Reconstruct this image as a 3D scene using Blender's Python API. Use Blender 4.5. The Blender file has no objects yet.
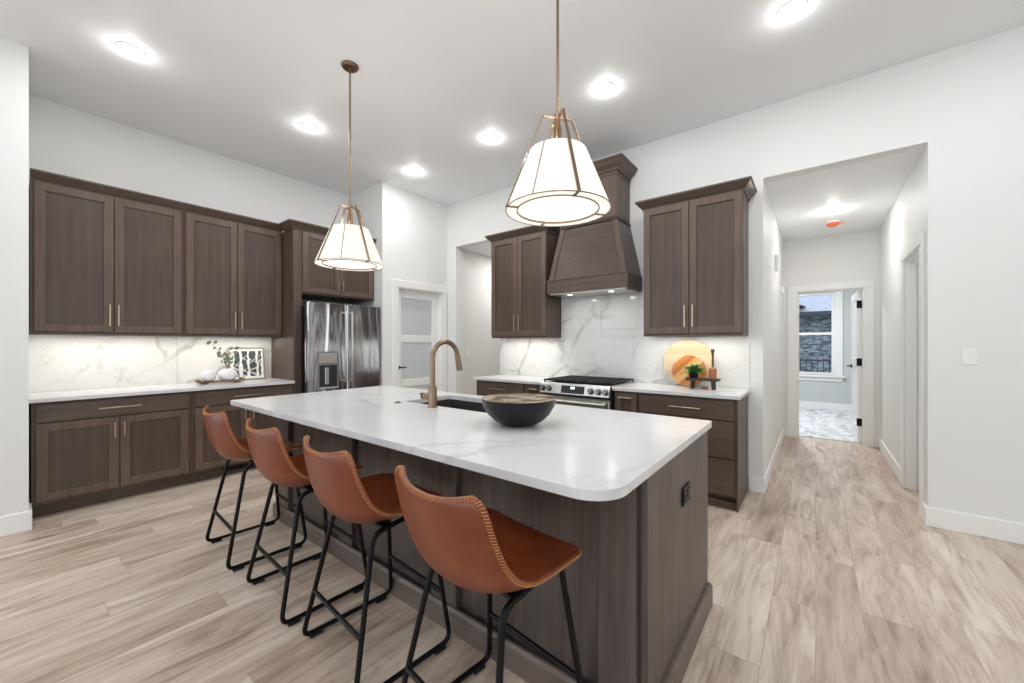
import bpy, bmesh, math, random
from mathutils import Vector, Matrix
random.seed(7)
PI = math.pi
SC = bpy.context.scene
C = SC.collection

# ------------------------------------------------------------------ camera, world, exposure
cam_d = bpy.data.cameras.new('camera')
cam_d.sensor_fit = 'HORIZONTAL'; cam_d.sensor_width = 36.0
cam_d.lens = 391.2 / 1024 * 36.0
cam_d.shift_y = 2.6 / 1024
cam_d.clip_start = 0.02
cam = bpy.data.objects.new('camera', cam_d); C.objects.link(cam)
cam.location = (0, 0, 1.32)
cam.rotation_euler = (PI / 2, 0, math.radians(37.82))
SC.camera = cam

wd = bpy.data.worlds.new('sky'); SC.world = wd; wd.use_nodes = True
bg = wd.node_tree.nodes['Background']
bg.inputs[0].default_value = (0.80, 0.91, 1.0, 1)
bg.inputs[1].default_value = 2.55

SC.view_settings.view_transform = 'Standard'
SC.view_settings.look = 'None'
SC.view_settings.gamma = 1.0
SC.view_settings.use_curve_mapping = False
SC.view_settings.exposure = 0.0
SC.cycles.use_denoising = True
SC.cycles.max_bounces = 10
SC.cycles.diffuse_bounces = 6
SC.cycles.sample_clamp_indirect = 6.0
SC.cycles.caustics_reflective = False
SC.cycles.caustics_refractive = False

P_CAN, P_UNDER, P_HALL, P_PEND = 7.8, 2.3, 7.5, 1.6

def lamp_area(name, loc, power, sx, sy=None, col=(1, .95, .88), rot=(0, 0, 0), spread=PI, disk=False):
    d = bpy.data.lights.new(name, 'AREA'); d.energy = power; d.color = col
    d.shape = 'DISK' if disk else 'RECTANGLE'; d.size = sx
    if not disk: d.size_y = sy or sx
    d.spread = spread
    o = bpy.data.objects.new(name, d); C.objects.link(o); o.location = loc; o.rotation_euler = rot
    return o

# ------------------------------------------------------------------ materials
def lin(r, g, b):
    f = lambda c: (c / 12.92 if c <= .04045 else ((c + .055) / 1.055) ** 2.4)
    return (f(r / 255), f(g / 255), f(b / 255), 1)

class NT:
    def __init__(s, name):
        s.m = bpy.data.materials.new(name); s.m.use_nodes = True
        s.t = s.m.node_tree; s.b = s.t.nodes['Principled BSDF']
    def n(s, typ, **k):
        nd = s.t.nodes.new(typ)
        for a, v in k.items(): setattr(nd, a, v)
        return nd
    def l(s, a, b): s.t.links.new(a, b)
    def coords(s, scale=(1, 1, 1), rot=(0, 0, 0), loc=(0, 0, 0)):
        tc = s.n('ShaderNodeTexCoord'); mp = s.n('ShaderNodeMapping')
        mp.inputs['Scale'].default_value = scale; mp.inputs['Rotation'].default_value = rot; mp.inputs['Location'].default_value = loc
        s.l(tc.outputs['Object'], mp.inputs['Vector']); return mp.outputs['Vector']
    def noise(s, vec, scale=5, detail=4, rough=.5, dist=0):
        nd = s.n('ShaderNodeTexNoise')
        nd.inputs['Scale'].default_value = scale; nd.inputs['Detail'].default_value = detail
        nd.inputs['Roughness'].default_value = rough; nd.inputs['Distortion'].default_value = dist
        if vec is not None: s.l(vec, nd.inputs['Vector'])
        return nd.outputs['Fac']
    def ramp(s, fac, stops):
        nd = s.n('ShaderNodeValToRGB'); e = nd.color_ramp.elements
        while len(e) < len(stops): e.new(.5)
        for i, (p, c) in enumerate(stops): e[i].position = p; e[i].color = c
        s.l(fac, nd.inputs['Fac']); return nd.outputs['Color']
    def mix(s, fac, a, b, mode='MIX'):
        nd = s.n('ShaderNodeMix', data_type='RGBA', blend_type=mode)
        for i, v in ((0, fac), (6, a), (7, b)):
            if hasattr(v, 'is_output'): s.l(v, nd.inputs[i])
            else: nd.inputs[i].default_value = v
        return nd.outputs[2]
    def math(s, op, a, b=0.0):
        nd = s.n('ShaderNodeMath', operation=op)
        for i, v in ((0, a), (1, b)):
            if hasattr(v, 'is_output'): s.l(v, nd.inputs[i])
            else: nd.inputs[i].default_value = v
        return nd.outputs[0]
    def bump(s, h, strength=.1, dist=.01):
        nd = s.n('ShaderNodeBump'); nd.inputs['Strength'].default_value = strength; nd.inputs['Distance'].default_value = dist
        s.l(h, nd.inputs['Height']); s.l(nd.outputs[0], s.b.inputs['Normal'])
    def set(s, **k):
        for a, v in k.items():
            i = s.b.inputs[a.replace('_', ' ')]
            if hasattr(v, 'is_output'): s.l(v, i)
            else: i.default_value = v

def plain(name, col, rough=.5, metal=0.0, var=.04, vs=6, **k):
    t = NT(name)
    f = t.noise(t.coords(), vs, 3)
    c1 = tuple(min(1, x * (1 - var)) for x in col[:3]) + (1,); c2 = tuple(min(1, x * (1 + var)) for x in col[:3]) + (1,)
    t.set(Base_Color=t.ramp(f, [(.3, c1), (.7, c2)]), Roughness=rough, Metallic=metal, **k)
    return t.m

def paint(name, col, bump=.03):
    t = NT(name); v = t.coords()
    f = t.noise(v, 1.5, 3)
    t.set(Base_Color=t.ramp(f, [(.3, tuple(x * .985 for x in col[:3]) + (1,)), (.7, col)]), Roughness=.55)
    t.set(Specular_IOR_Level=.3)
    t.bump(t.noise(v, 160, 3), bump, .002)
    return t.m

def wood(name, grain_axis, dark, mid, light, rough=.42):
    t = NT(name)
    sc = [26, 26, 26]; sc[grain_axis] = 1.3
    v = t.coords(scale=tuple(sc)); 
    a = t.noise(v, 1.0, 6, .62, .6)
    sc2 = [140, 140, 140]; sc2[grain_axis] = 4
    b = t.noise(t.coords(scale=tuple(sc2)), 1.0, 3, .5)
    blotch = t.noise(t.coords(), 3.2, 3, .5)
    f = t.math('ADD', t.math('MULTIPLY', a, .55), t.math('ADD', t.math('MULTIPLY', b, .2), t.math('MULTIPLY', blotch, .25)))
    t.set(Base_Color=t.ramp(f, [(.33, dark), (.5, mid), (.68, light)]), Roughness=rough)
    t.bump(b, .06, .002)
    return t.m

M = {}
wd_d, wd_m, wd_l = lin(72, 57, 48), lin(87, 71, 62), lin(102, 86, 76)
M['wood_v'] = wood('dark_stained_wood', 2, wd_d, wd_m, wd_l)
M['wood_f'] = wood('dark_stained_frame_wood', 2, lin(84, 67, 57), lin(98, 80, 70), lin(113, 95, 84))
M['wood_p'] = wood('dark_stained_panel_veneer', 2, lin(68, 54, 46), lin(81, 65, 57), lin(95, 79, 69))
M['wood_s'] = wood('dark_stained_hood_veneer', 0, lin(70, 55, 48), lin(80, 65, 58), lin(92, 76, 68), .3)
M['wood_x'] = wood('dark_stained_wood_horizontal', 0, wd_d, wd_m, wd_l)
M['wood_isl'] = wood('grey_brown_stained_wood', 2, lin(66, 56, 52), lin(88, 77, 72), lin(110, 99, 93))
M['wood_isl_x'] = wood('grey_brown_stained_wood_horizontal', 0, lin(84, 72, 65), lin(106, 93, 85), lin(126, 112, 103))
M['wood_dark'] = plain('deep_stained_wood', lin(52, 42, 37), .5)  # darker stain for the hood collar
M['wall'] = paint('white_wall_paint', lin(233, 233, 231))
M['ceil'] = paint('white_ceiling_paint', lin(242, 243, 245), .06)
M['trim'] = plain('white_satin_trim', lin(240, 240, 238), .35, var=.01)
M['green_wall'] = paint('pale_sage_wall_paint', lin(202, 206, 205))
M['brass'] = plain('brushed_champagne_brass', lin(148, 126, 103), .3, 1.0, .05, 40)
M['pull'] = plain('satin_champagne_pull', lin(200, 178, 154), .3, 1.0, .04, 40)
M['black'] = plain('black_powder_coat', lin(11, 11, 13), .42, 0.0, .1, 30, Specular_IOR_Level=.22)
M['black_iron'] = plain('black_cast_iron', lin(26, 26, 27), .6, 0.0, .15, 60)
M['black_gloss'] = plain('black_glass', lin(14, 14, 16), .08)
M['dark_side'] = plain('dark_grey_enamel', lin(38, 38, 41), .4)
M['white_plastic'] = plain('white_plastic', lin(242, 242, 240), .35, var=.01)
M['grey_plastic'] = plain('grey_plastic', lin(120, 121, 126), .35)
M['ceramic'] = plain('white_ceramic', lin(238, 238, 241), .25, var=.02)
M['orange'] = plain('orange_dust_cover', lin(236, 112, 62), .4)
M['glass_frost'] = plain('frosted_door_glass', lin(206, 212, 213), .25, var=.015)
M['leaf'] = plain('green_leaf', lin(78, 134, 70), .5, var=.4, vs=60)
M['leaf_grey'] = plain('grey_green_leaf', lin(128, 138, 112), .55, var=.3, vs=60)
M['stem'] = plain('brown_stem', lin(96, 92, 66), .6)
M['knob_steel'] = plain('dark_brushed_steel', lin(120, 120, 122), .3, 1.0, .05, 40)
M['copper_wood'] = plain('reddish_turned_wood', lin(176, 106, 70), .4, var=.2, vs=50)
M['stem_wood'] = plain('brown_turned_wood', lin(112, 78, 55), .45, var=.2, vs=50)
M['charcoal_wood'] = plain('charcoal_wood', lin(52, 48, 48), .55, var=.15, vs=50)
M['tray'] = wood('weathered_tray_wood', 0, lin(74, 58, 46), lin(112, 90, 72), lin(150, 124, 98), .6)
M['frame_wood'] = wood('pale_frame_wood', 2, lin(132, 114, 96), lin(158, 140, 120), lin(178, 162, 142), .5)
M['paper'] = plain('white_print_paper', lin(240, 240, 236), .6, var=.01)
M['ink'] = plain('charcoal_print_ink', lin(72, 74, 76), .6)
M['rubber'] = plain('black_rubber', lin(18, 18, 19), .7)
M['thread'] = plain('tan_thread', lin(206, 150, 92), .6)
M['sinkm'] = plain('dark_composite_sink', lin(56, 48, 46), .4, var=.1, vs=80)

def steel(name='brushed_stainless_steel', k=.8):
    t = NT(name)
    v = t.coords(scale=(1, 1, 1))
    f = t.noise(t.coords(scale=(3, 3, 300)), 1, 2)
    t.set(Base_Color=t.ramp(f, [(.3, lin(178, 178, 180)), (.7, lin(196, 196, 198))]), Metallic=1.0, Roughness=.16)
    t.bump(t.noise(t.coords(scale=(7.5, 7.5, .9)), 1, 1.5, .45, .5), k, .06)
    return t.m
M['steel'] = steel(); M['steel_calm'] = steel('flat_stainless_steel', .3)
M['steel_flat'] = plain('satin_stainless_steel', lin(200, 199, 196), .3, 1.0, .03, 30)

def leather():
    t = NT('cognac_leather'); v = t.coords()
    f = t.noise(v, 9, 4, .55)
    t.set(Base_Color=t.ramp(f, [(.3, lin(108, 47, 21)), (.7, lin(132, 63, 30))]), Roughness=.34)
    t.bump(t.noise(v, 260, 3), .12, .002)
    return t.m
M['leather'] = leather()

def marble(name, base, vein, scale, amount, rough, seed=0.0, thin=1.0, density=.5):
    """white stone with thin broken diagonal veins that climb to the upper right on either wall"""
    t = NT(name)
    tc = t.n('ShaderNodeTexCoord'); v = tc.outputs['Object']
    for rot, sc, loc in (((0, 0, -PI / 4), (1, 1, 1), (seed, seed, seed)), ((0, -1.0, 0), (1, 1, 1), (0, 0, 0)), ((0, 0, 0), (1, 1, .36), (0, 0, 0))):
        mp = t.n('ShaderNodeMapping'); mp.inputs['Rotation'].default_value = rot; mp.inputs['Scale'].default_value = sc; mp.inputs['Location'].default_value = loc
        t.l(v, mp.inputs['Vector']); v = mp.outputs['Vector']
    def veins(sc, w, warp):
        nz = t.n('ShaderNodeTexNoise'); nz.inputs['Scale'].default_value = sc * 1.6; nz.inputs['Detail'].default_value = 5; nz.inputs['Roughness'].default_value = .6
        t.l(v, nz.inputs['Vector'])
        sub = t.n('ShaderNodeVectorMath', operation='SUBTRACT'); t.l(nz.outputs['Color'], sub.inputs[0]); sub.inputs[1].default_value = (.5, .5, .5)
        mul = t.n('ShaderNodeVectorMath', operation='SCALE'); t.l(sub.outputs[0], mul.inputs[0]); mul.inputs['Scale'].default_value = warp
        add = t.n('ShaderNodeVectorMath', operation='ADD'); t.l(v, add.inputs[0]); t.l(mul.outputs[0], add.inputs[1])
        vo = t.n('ShaderNodeTexVoronoi', feature='DISTANCE_TO_EDGE'); vo.inputs['Scale'].default_value = sc; t.l(add.outputs[0], vo.inputs['Vector'])
        return t.ramp(vo.outputs['Distance'], [(0.0, (1, 1, 1, 1)), (w * .35, (.55, .55, .55, 1)), (w, (0, 0, 0, 1))])
    m1 = t.ramp(t.noise(v, scale * 1.3, 3, .5), [(density - .09, (0, 0, 0, 1)), (density + .1, (1, 1, 1, 1))])
    m2 = t.ramp(t.noise(v, scale * 2.6, 3, .5), [(density - .02, (0, 0, 0, 1)), (density + .16, (.5, .5, .5, 1))])
    a = t.mix(1.0, veins(scale, .045 * thin, .55 / scale), m1, 'MULTIPLY')
    b = t.mix(1.0, veins(scale * 2.2, .05 * thin, .5 / scale), m2, 'MULTIPLY')
    f = t.math('MULTIPLY', t.math('MINIMUM', t.math('ADD', a, b), 1.0), amount)
    cloud = t.ramp(t.noise(v, scale * 1.1, 3), [(.35, tuple(x * .95 for x in base[:3]) + (1,)), (.65, base)])
    t.set(Base_Color=t.mix(f, cloud, vein), Roughness=rough)
    return t.m
M['splash'] = marble('white_marble_grey_veins', lin(234, 234, 231), lin(144, 141, 138), 1.9, .6, .16, 1.3)
M['quartz'] = marble('white_quartz_faint_veins', lin(220, 220, 221), lin(168, 166, 165), 1.5, .4, .19, 4.2, .8)

def floor_mat():
    t = NT('pale_oak_planks')
    tc = t.n('ShaderNodeTexCoord')
    sep = t.n('ShaderNodeSeparateXYZ'); t.l(tc.outputs['Object'], sep.inputs[0])
    cmb = t.n('ShaderNodeCombineXYZ'); t.l(sep.outputs[0], cmb.inputs[1])
    row = t.math('FLOOR', t.math('DIVIDE', sep.outputs[0], .18)); wn = t.n('ShaderNodeTexWhiteNoise', noise_dimensions='1D'); t.l(row, wn.inputs['W'])
    t.l(t.math('ADD', sep.outputs[1], t.math('MULTIPLY', wn.outputs['Value'], 7.3)), cmb.inputs[0])
    br = t.n('ShaderNodeTexBrick'); t.l(cmb.outputs[0], br.inputs['Vector'])
    br.offset = 0.0; br.offset_frequency = 2; br.squash = 1.0
    br.inputs['Color1'].default_value = (0, 0, 0, 1); br.inputs['Color2'].default_value = (1, 1, 1, 1)
    br.inputs['Mortar'].default_value = (.5, .5, .5, 1); br.inputs['Scale'].default_value = 1
    br.inputs['Mortar Size'].default_value = .0012; br.inputs['Mortar Smooth'].default_value = .2
    br.inputs['Brick Width'].default_value = 1.22; br.inputs['Row Height'].default_value = .18
    rnd = br.outputs['Color']; mort = br.outputs['Fac']
    # shift the grain for each plank
    off = t.n('ShaderNodeVectorMath', operation='MULTIPLY'); t.l(rnd, off.inputs[0]); off.inputs[1].default_value = (37, 53, 11)
    add = t.n('ShaderNodeVectorMath', operation='ADD'); t.l(tc.outputs['Object'], add.inputs[0]); t.l(off.outputs[0], add.inputs[1])
    def nz(scale, s, detail, rough, dist):
        mp = t.n('ShaderNodeMapping'); mp.inputs['Scale'].default_value = scale; t.l(add.outputs[0], mp.inputs['Vector'])
        return t.noise(mp.outputs[0], s, detail, rough, dist)
    g1 = nz((12, 1.4, 1), 1, 6, .62, 2.2)
    g2 = nz((90, 3.0, 1), 1, 4, .55, .3)
    g3 = nz((5.5, 1.0, 1), 1, 3, .55, 1.1)
    f = t.math('ADD', t.math('MULTIPLY', g1, .46), t.math('ADD', t.math('MULTIPLY', g2, .12), t.math('MULTIPLY', g3, .42)))
    col = t.ramp(f, [(.33, lin(150, 130, 115)), (.43, lin(188, 171, 157)), (.53, lin(213, 200, 187)), (.66, lin(229, 220, 210))])
    # a tone of its own for each plank
    tone = t.ramp(rnd, [(0.0, lin(228, 219, 211)), (.5, lin(243, 237, 231)), (1.0, lin(255, 252, 247))])
    col = t.mix(1.0, col, tone, 'MULTIPLY')
    knots = t.ramp(nz((5.5, 1.6, 1), 1, 2, .5, .8), [(.66, (0, 0, 0, 1)), (.76, (1, 1, 1, 1))])
    col = t.mix(t.math('MULTIPLY', knots, .55), col, lin(112, 88, 70))
    col = t.mix(t.math('MULTIPLY', mort, .5), col, lin(110, 92, 78))
    t.set(Base_Color=col, Roughness=t.ramp(g2, [(.3, (.36, .36, .36, 1)), (.7, (.46, .46, .46, 1))]))
    t.bump(t.math('SUBTRACT', t.math('MULTIPLY', g2, .3), mort), .12, .004)
    return t.m
M['floor'] = floor_mat()

def emit(name, col, strength, base=(.8, .8, .8, 1)):
    t = NT(name)
    f = t.noise(t.coords(), 30, 2)
    t.set(Base_Color=t.ramp(f, [(.3, base), (.7, tuple(x * .98 for x in base[:3]) + (1,))]), Emission_Color=col, Emission_Strength=strength, Roughness=.7)
    return t.m
M['lens'] = emit('lit_downlight_lens', (1, .96, .9, 1), 14)
M['lens_soft'] = emit('lit_hood_lens', (1, .96, .9, 1), 3)
M['shade'] = emit('lit_linen_shade', (1, .95, .89, 1), .33, lin(238, 232, 222))
M['diffuser'] = emit('lit_pendant_diffuser', (1, .95, .87, 1), .95, lin(240, 236, 228))
M['rim'] = emit('lit_shade_underside', (1, .95, .88, 1), .7, lin(240, 236, 228))
M['clock'] = emit('lit_clock_display', (.75, .88, 1, 1), 2.2)

def carpet():
    t = NT('pale_patterned_carpet'); v = t.coords()
    f = t.noise(v, 7, 5, .6, 1.0)
    t.set(Base_Color=t.ramp(f, [(.38, lin(168, 170, 174)), (.52, lin(226, 228, 232)), (.7, lin(244, 245, 247))]), Roughness=.5)
    t.bump(t.noise(v, 90, 2), .3, .01); return t.m
M['carpet'] = carpet()

def stone():
    t = NT('grey_ledge_stone')
    v = t.n('ShaderNodeTexVoronoi'); v.inputs['Scale'].default_value = 9
    t.l(t.coords(scale=(1, 1, 2.4)), v.inputs['Vector'])
    c = t.n('ShaderNodeSeparateColor'); t.l(v.outputs['Color'], c.inputs[0])
    t.set(Base_Color=t.ramp(c.outputs[0], [(.1, lin(66, 72, 80)), (.5, lin(100, 108, 118)), (.9, lin(138, 144, 152))]), Roughness=.8)
    return t.m
M['stone'] = stone()
M['roofing'] = plain('pale_grey_shingles', lin(146, 150, 164), .8, var=.12, vs=14)
M['gutter'] = plain('dark_gutter', lin(46, 48, 56), .5)
M['soil'] = plain('winter_ground', lin(150, 146, 138), .9, var=.15)

def round_board(name, cols, stripe, axis_rot):
    t = NT(name)
    v = t.coords(rot=(0, axis_rot, 0))
    sep = t.n('ShaderNodeSeparateXYZ'); t.l(v, sep.inputs[0])
    fl = t.math('FLOOR', t.math('DIVIDE', sep.outputs[2], stripe))
    wn = t.n('ShaderNodeTexWhiteNoise', noise_dimensions='1D'); t.l(fl, wn.inputs['W'])
    mp = t.n('ShaderNodeMapping'); mp.inputs['Scale'].default_value = (4, 4, 60); t.l(v, mp.inputs['Vector'])
    g = t.noise(mp.outputs[0], 1, 4)
    f = t.math('ADD', t.math('MULTIPLY', wn.outputs['Value'], .7), t.math('MULTIPLY', g, .3))
    t.set(Base_Color=t.ramp(f, [(.15 + .7 * i / (len(cols) - 1), c) for i, c in enumerate(cols)]), Roughness=.4)
    return t.m
M['board_big'] = round_board('pale_round_board_wood', [lin(206, 178, 142), lin(214, 190, 156), lin(222, 200, 168)], .075, 0)
M['board_small'] = round_board('honey_round_board_wood', [lin(176, 106, 42), lin(190, 118, 48), lin(198, 128, 56), lin(228, 186, 128)], .04, .78)
t_ = NT('hammered_gold_metal'); t_.set(Base_Color=t_.ramp(t_.noise(t_.coords(), 30, 3), [(.3, lin(178, 156, 116)), (.7, lin(206, 186, 150))]), Metallic=1.0, Roughness=.24); t_.bump(t_.noise(t_.coords(), 9, 1), .5, .02); M['bowl_in'] = t_.m
M['bowl_out'] = plain('matte_black_metal', lin(15, 16, 20), .36, var=.08, Specular_IOR_Level=.3)

# ------------------------------------------------------------------ mesh building
class MB:
    def __init__(s): s.bm = bmesh.new(); s.mi = 0
    def face(s, vs):
        try: f = s.bm.faces.new(vs)
        except ValueError: return
        f.material_index = s.mi; return f
    def poly(s, pts): return s.face([s.bm.verts.new(p) for p in pts])
    def box(s, x0, x1, y0, y1, z0, z1):
        v = [s.bm.verts.new(p) for p in ((x0, y0, z0), (x1, y0, z0), (x1, y1, z0), (x0, y1, z0), (x0, y0, z1), (x1, y0, z1), (x1, y1, z1), (x0, y1, z1))]
        for q in ((0, 3, 2, 1), (4, 5, 6, 7), (0, 1, 5, 4), (1, 2, 6, 5), (2, 3, 7, 6), (3, 0, 4, 7)): s.face([v[i] for i in q])
        return s
    def prism(s, pts, z0, z1):
        a = [s.bm.verts.new((x, y, z0)) for x, y in pts]; b = [s.bm.verts.new((x, y, z1)) for x, y in pts]
        n = len(pts)
        s.face(a[::-1]); s.face(b)
        for i in range(n): s.face([a[i], a[(i + 1) % n], b[(i + 1) % n], b[i]])
        return s
    def loops(s, rings, closed_ring=True, caps=True, wrap=False):
        R = [[s.bm.verts.new(p) for p in r] for r in rings]
        n = len(R[0])
        pairs = list(zip(R, R[1:])) + ([(R[-1], R[0])] if wrap else [])
        for A, B in pairs:
            for i in range(n if closed_ring else n - 1):
                s.face([A[i], A[(i + 1) % n], B[(i + 1) % n], B[i]])
        if caps and not wrap: s.face(R[0][::-1]); s.face(R[-1])
        return s
    def tube(s, path, r, seg=10, wrap=False, flat=1.0):
        P = [Vector(p) for p in path]; rings = []; n = len(P)
        up = None
        for i, p in enumerate(P):
            a = P[(i - 1) % n] if (wrap or i > 0) else p; b = P[(i + 1) % n] if (wrap or i < n - 1) else p
            t = (b - a).normalized()
            if up is None:
                up = Vector((0, 0, 1)) if abs(t.z) < .9 else Vector((1, 0, 0))
            u = (up - t * up.dot(t)).normalized(); w = t.cross(u); up = u
            rr = r[i] if isinstance(r, (list, tuple)) else r
            rings.append([p + (u * math.cos(k * 2 * PI / seg) + w * math.sin(k * 2 * PI / seg) * flat) * rr for k in range(seg)])
        return s.loops(rings, wrap=wrap)
    def cyl(s, a, b, r, seg=20, r2=None): return s.tube([a, b], [r, r if r2 is None else r2], seg)
    def bar(s, a, b, w, t, up=(0, 0, 1)):
        a, b = Vector(a), Vector(b); d = (b - a).normalized(); u = Vector(up); u = (u - d * u.dot(d)).normalized(); v = d.cross(u)
        q = [(u * t / 2 + v * w / 2), (u * t / 2 - v * w / 2), (-u * t / 2 - v * w / 2), (-u * t / 2 + v * w / 2)]
        return s.loops([[a + k for k in q], [b + k for k in q]])
    def lathe(s, prof, c=(0, 0, 0), seg=40, closed=False):
        rings = []
        for r, z in prof:
            rings.append([(c[0] + max(r, 1e-4) * math.cos(2 * PI * k / seg), c[1] + max(r, 1e-4) * math.sin(2 * PI * k / seg), c[2] + z) for k in range(seg)])
        return s.loops(rings, caps=not closed, wrap=closed)
    def sweep(s, path, prof):
        n = len(path); V = [Vector((p[0], p[1])) for p in path]; rings = []
        for i, p in enumerate(V):
            ns = []
            if i > 0: d = (p - V[i - 1]).normalized(); ns.append(Vector((d.y, -d.x)))
            if i < n - 1: d = (V[i + 1] - p).normalized(); ns.append(Vector((d.y, -d.x)))
            m = ns[0] if len(ns) == 1 else (ns[0] + ns[1]) / (1 + ns[0].dot(ns[1]))
            rings.append([(p.x + m.x * o, p.y + m.y * o, z) for o, z in prof])
        return s.loops(rings)
    def xform(s, m): bmesh.ops.transform(s.bm, matrix=m, verts=s.bm.verts); return s
    def build(s, name, mat, parent=None, bevel=0, smooth=False, seg=1, angle=35):
        bmesh.ops.recalc_face_normals(s.bm, faces=s.bm.faces)
        me = bpy.data.meshes.new(name); s.bm.to_mesh(me); s.bm.free()
        for m in (mat if isinstance(mat, (list, tuple)) else [mat]): me.materials.append(M[m] if isinstance(m, str) else m)
        if smooth:
            me.shade_smooth(); me.set_sharp_from_angle(angle=math.radians(angle))
        o = bpy.data.objects.new(name, me); C.objects.link(o)
        if parent: o.parent = parent
        if bevel:
            b = o.modifiers.new('bevel', 'BEVEL'); b.width = bevel; b.segments = seg; b.limit_method = 'ANGLE'; b.angle_limit = math.radians(40)
        return o

def B(*a): return MB().box(*a)
def tag(o, label, cat, group=None):
    o['label'] = label; o['category'] = cat
    if group: o['group'] = group
    return o
def thing(name, label, cat, loc=(0, 0, 0), rotz=0, group=None):
    o = bpy.data.objects.new(name, None); C.objects.link(o); o.empty_display_size = .05
    o.location = loc; o.rotation_euler = (0, 0, rotz)
    return tag(o, label, cat, group)
def struct(o): o['kind'] = 'structure'; return o
def copy_tree(root, label=None):
    r = root.copy(); C.objects.link(r)
    if label: r['label'] = label
    for ch in list(root.children):
        c = ch.copy(); C.objects.link(c); c.parent = r
        for g in ch.children:
            d = g.copy(); C.objects.link(d); d.parent = c
    return r
def rect_round(x0, x1, y0, y1, r, n=8):
    """r = radii for corners (x0y0, x1y0, x1y1, x0y1)"""
    out = []
    for (cx, cy, a0, rr) in ((x0 + r[0], y0 + r[0], PI, r[0]), (x1 - r[1], y0 + r[1], 1.5 * PI, r[1]), (x1 - r[2], y1 - r[2], 0, r[2]), (x0 + r[3], y1 - r[3], .5 * PI, r[3])):
        for k in range(n + 1):
            a = a0 + k / n * PI / 2; out.append((cx + rr * math.cos(a), cy + rr * math.sin(a)))
    return out

# ------------------------------------------------------------------ the setting
CZ = 3.42; WX = -5.22; WY = 4.10
HX0, HX1, HY, HZ = -.367, .645, 6.83, 2.79
struct(B(-5.4, 5.0, -5.0, 6.95, -.1, 0).build('floor', 'floor'))
struct(B(-5.4, 5.0, -5.0, WY + .12, CZ, CZ + .1).build('ceiling', 'ceil'))
struct(B(-4.45, 1.0, WY + .12, 6.95, HZ - .005, HZ + .1).build('ceiling_hall', 'ceil'))
m = MB()   # back wall with the passage opening and the hall opening
m.box(-4.43, -4.24, WY, WY + .12, 0, CZ); m.box(-4.24, -3.39, WY, WY + .12, 2.775, CZ)
m.box(-3.39, HX0, WY, WY + .12, 0, CZ); m.box(HX0, HX1, WY, WY + .12, HZ, CZ); m.box(HX1, 5.0, WY, WY + .12, 0, CZ)
struct(m.build('wall_back', 'wall'))
struct(B(WX - .15, WX, .09, 2.972, 0, CZ).build('wall_left', 'wall'))
m = MB(); m.box(WX - .15, -4.41, -.75, .09, 0, CZ); m.box(-4.56, -4.41, -3.9, -.75, 0, .08); m.box(-4.56, -4.41, -3.9, -.75, 2.65, CZ); m.box(-4.56, -4.41, -5.0, -3.9, 0, CZ)
struct(m.build('wall_left_near', 'wall'))
m = MB()   # pantry bump-out with its door opening
m.box(WX - .15, -4.43, 2.972, 3.09, 0, CZ)
m.box(-4.55, -4.43, 3.09, 3.21, 0, CZ); m.box(-4.55, -4.43, 3.21, 3.995, 2.085, CZ); m.box(-4.55, -4.43, 3.995, WY + .12, 0, CZ)
struct(m.build('wall_pantry', 'wall'))
struct(B(-4.42, -4.30, WY + .12, 7, 0, HZ).build('wall_passage', 'wall'))
struct(B(-4.30, HX0 - .12, 6.4, 6.52, 0, HZ).build('wall_passage_end', 'wall'))
struct(B(HX0 - .12, HX0, WY + .12, HY, 0, HZ).build('wall_hall_left', 'wall'))
m = MB()
m.box(HX1, HX1 + .12, WY + .12, 4.30, 0, HZ); m.box(HX1, HX1 + .12, 4.30, 5.03, 2.08, HZ); m.box(HX1, HX1 + .12, 5.03, HY, 0, HZ)
struct(m.build('wall_hall_right', 'wall'))
m = MB()
m.box(HX0 - .12, -.209, HY, HY + .12, 0, HZ); m.box(-.209, .496, HY, HY + .12, 2.055, HZ); m.box(.496, HX1 + .12, HY, HY + .12, 0, HZ)
struct(m.build('wall_hall_end', 'wall'))
# right and rear walls of the great room, unseen; windows placed and sized for the light they let in
m = MB()
m.box(5.0, 5.15, -5.0, -3.6, 0, CZ); m.box(5.0, 5.15, -3.6, -2.2, 0, .75); m.box(5.0, 5.15, -3.6, -2.2, 2.6, CZ); m.box(5.0, 5.15, -2.2, -1.9, 0, CZ)
m.box(5.0, 5.15, -1.9, 1.2, 0, .1); m.box(5.0, 5.15, -1.9, 1.2, 2.9, CZ); m.box(5.0, 5.15, 1.2, 1.5, 0, CZ)
m.box(5.0, 5.15, 1.5, 2.4, 0, .75); m.box(5.0, 5.15, 1.5, 2.4, 2.6, CZ); m.box(5.0, 5.15, 2.4, WY + .12, 0, CZ)
struct(m.build('wall_right', 'wall'))
m = MB()
m.box(-5.4, -4.2, -5.15, -5.0, 0, CZ)
for x0, x1, zb in ((-4.2, -1.9, .1), (-1.3, 1.3, .1)):
    m.box(x0, x1, -5.15, -5.0, 0, zb); m.box(x0, x1, -5.15, -5.0, 2.75, CZ)
m.box(-1.9, -1.3, -5.15, -5.0, 0, CZ); m.box(1.3, 5.15, -5.15, -5.0, 0, CZ)
struct(m.build('wall_rear', 'wall'))

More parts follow.
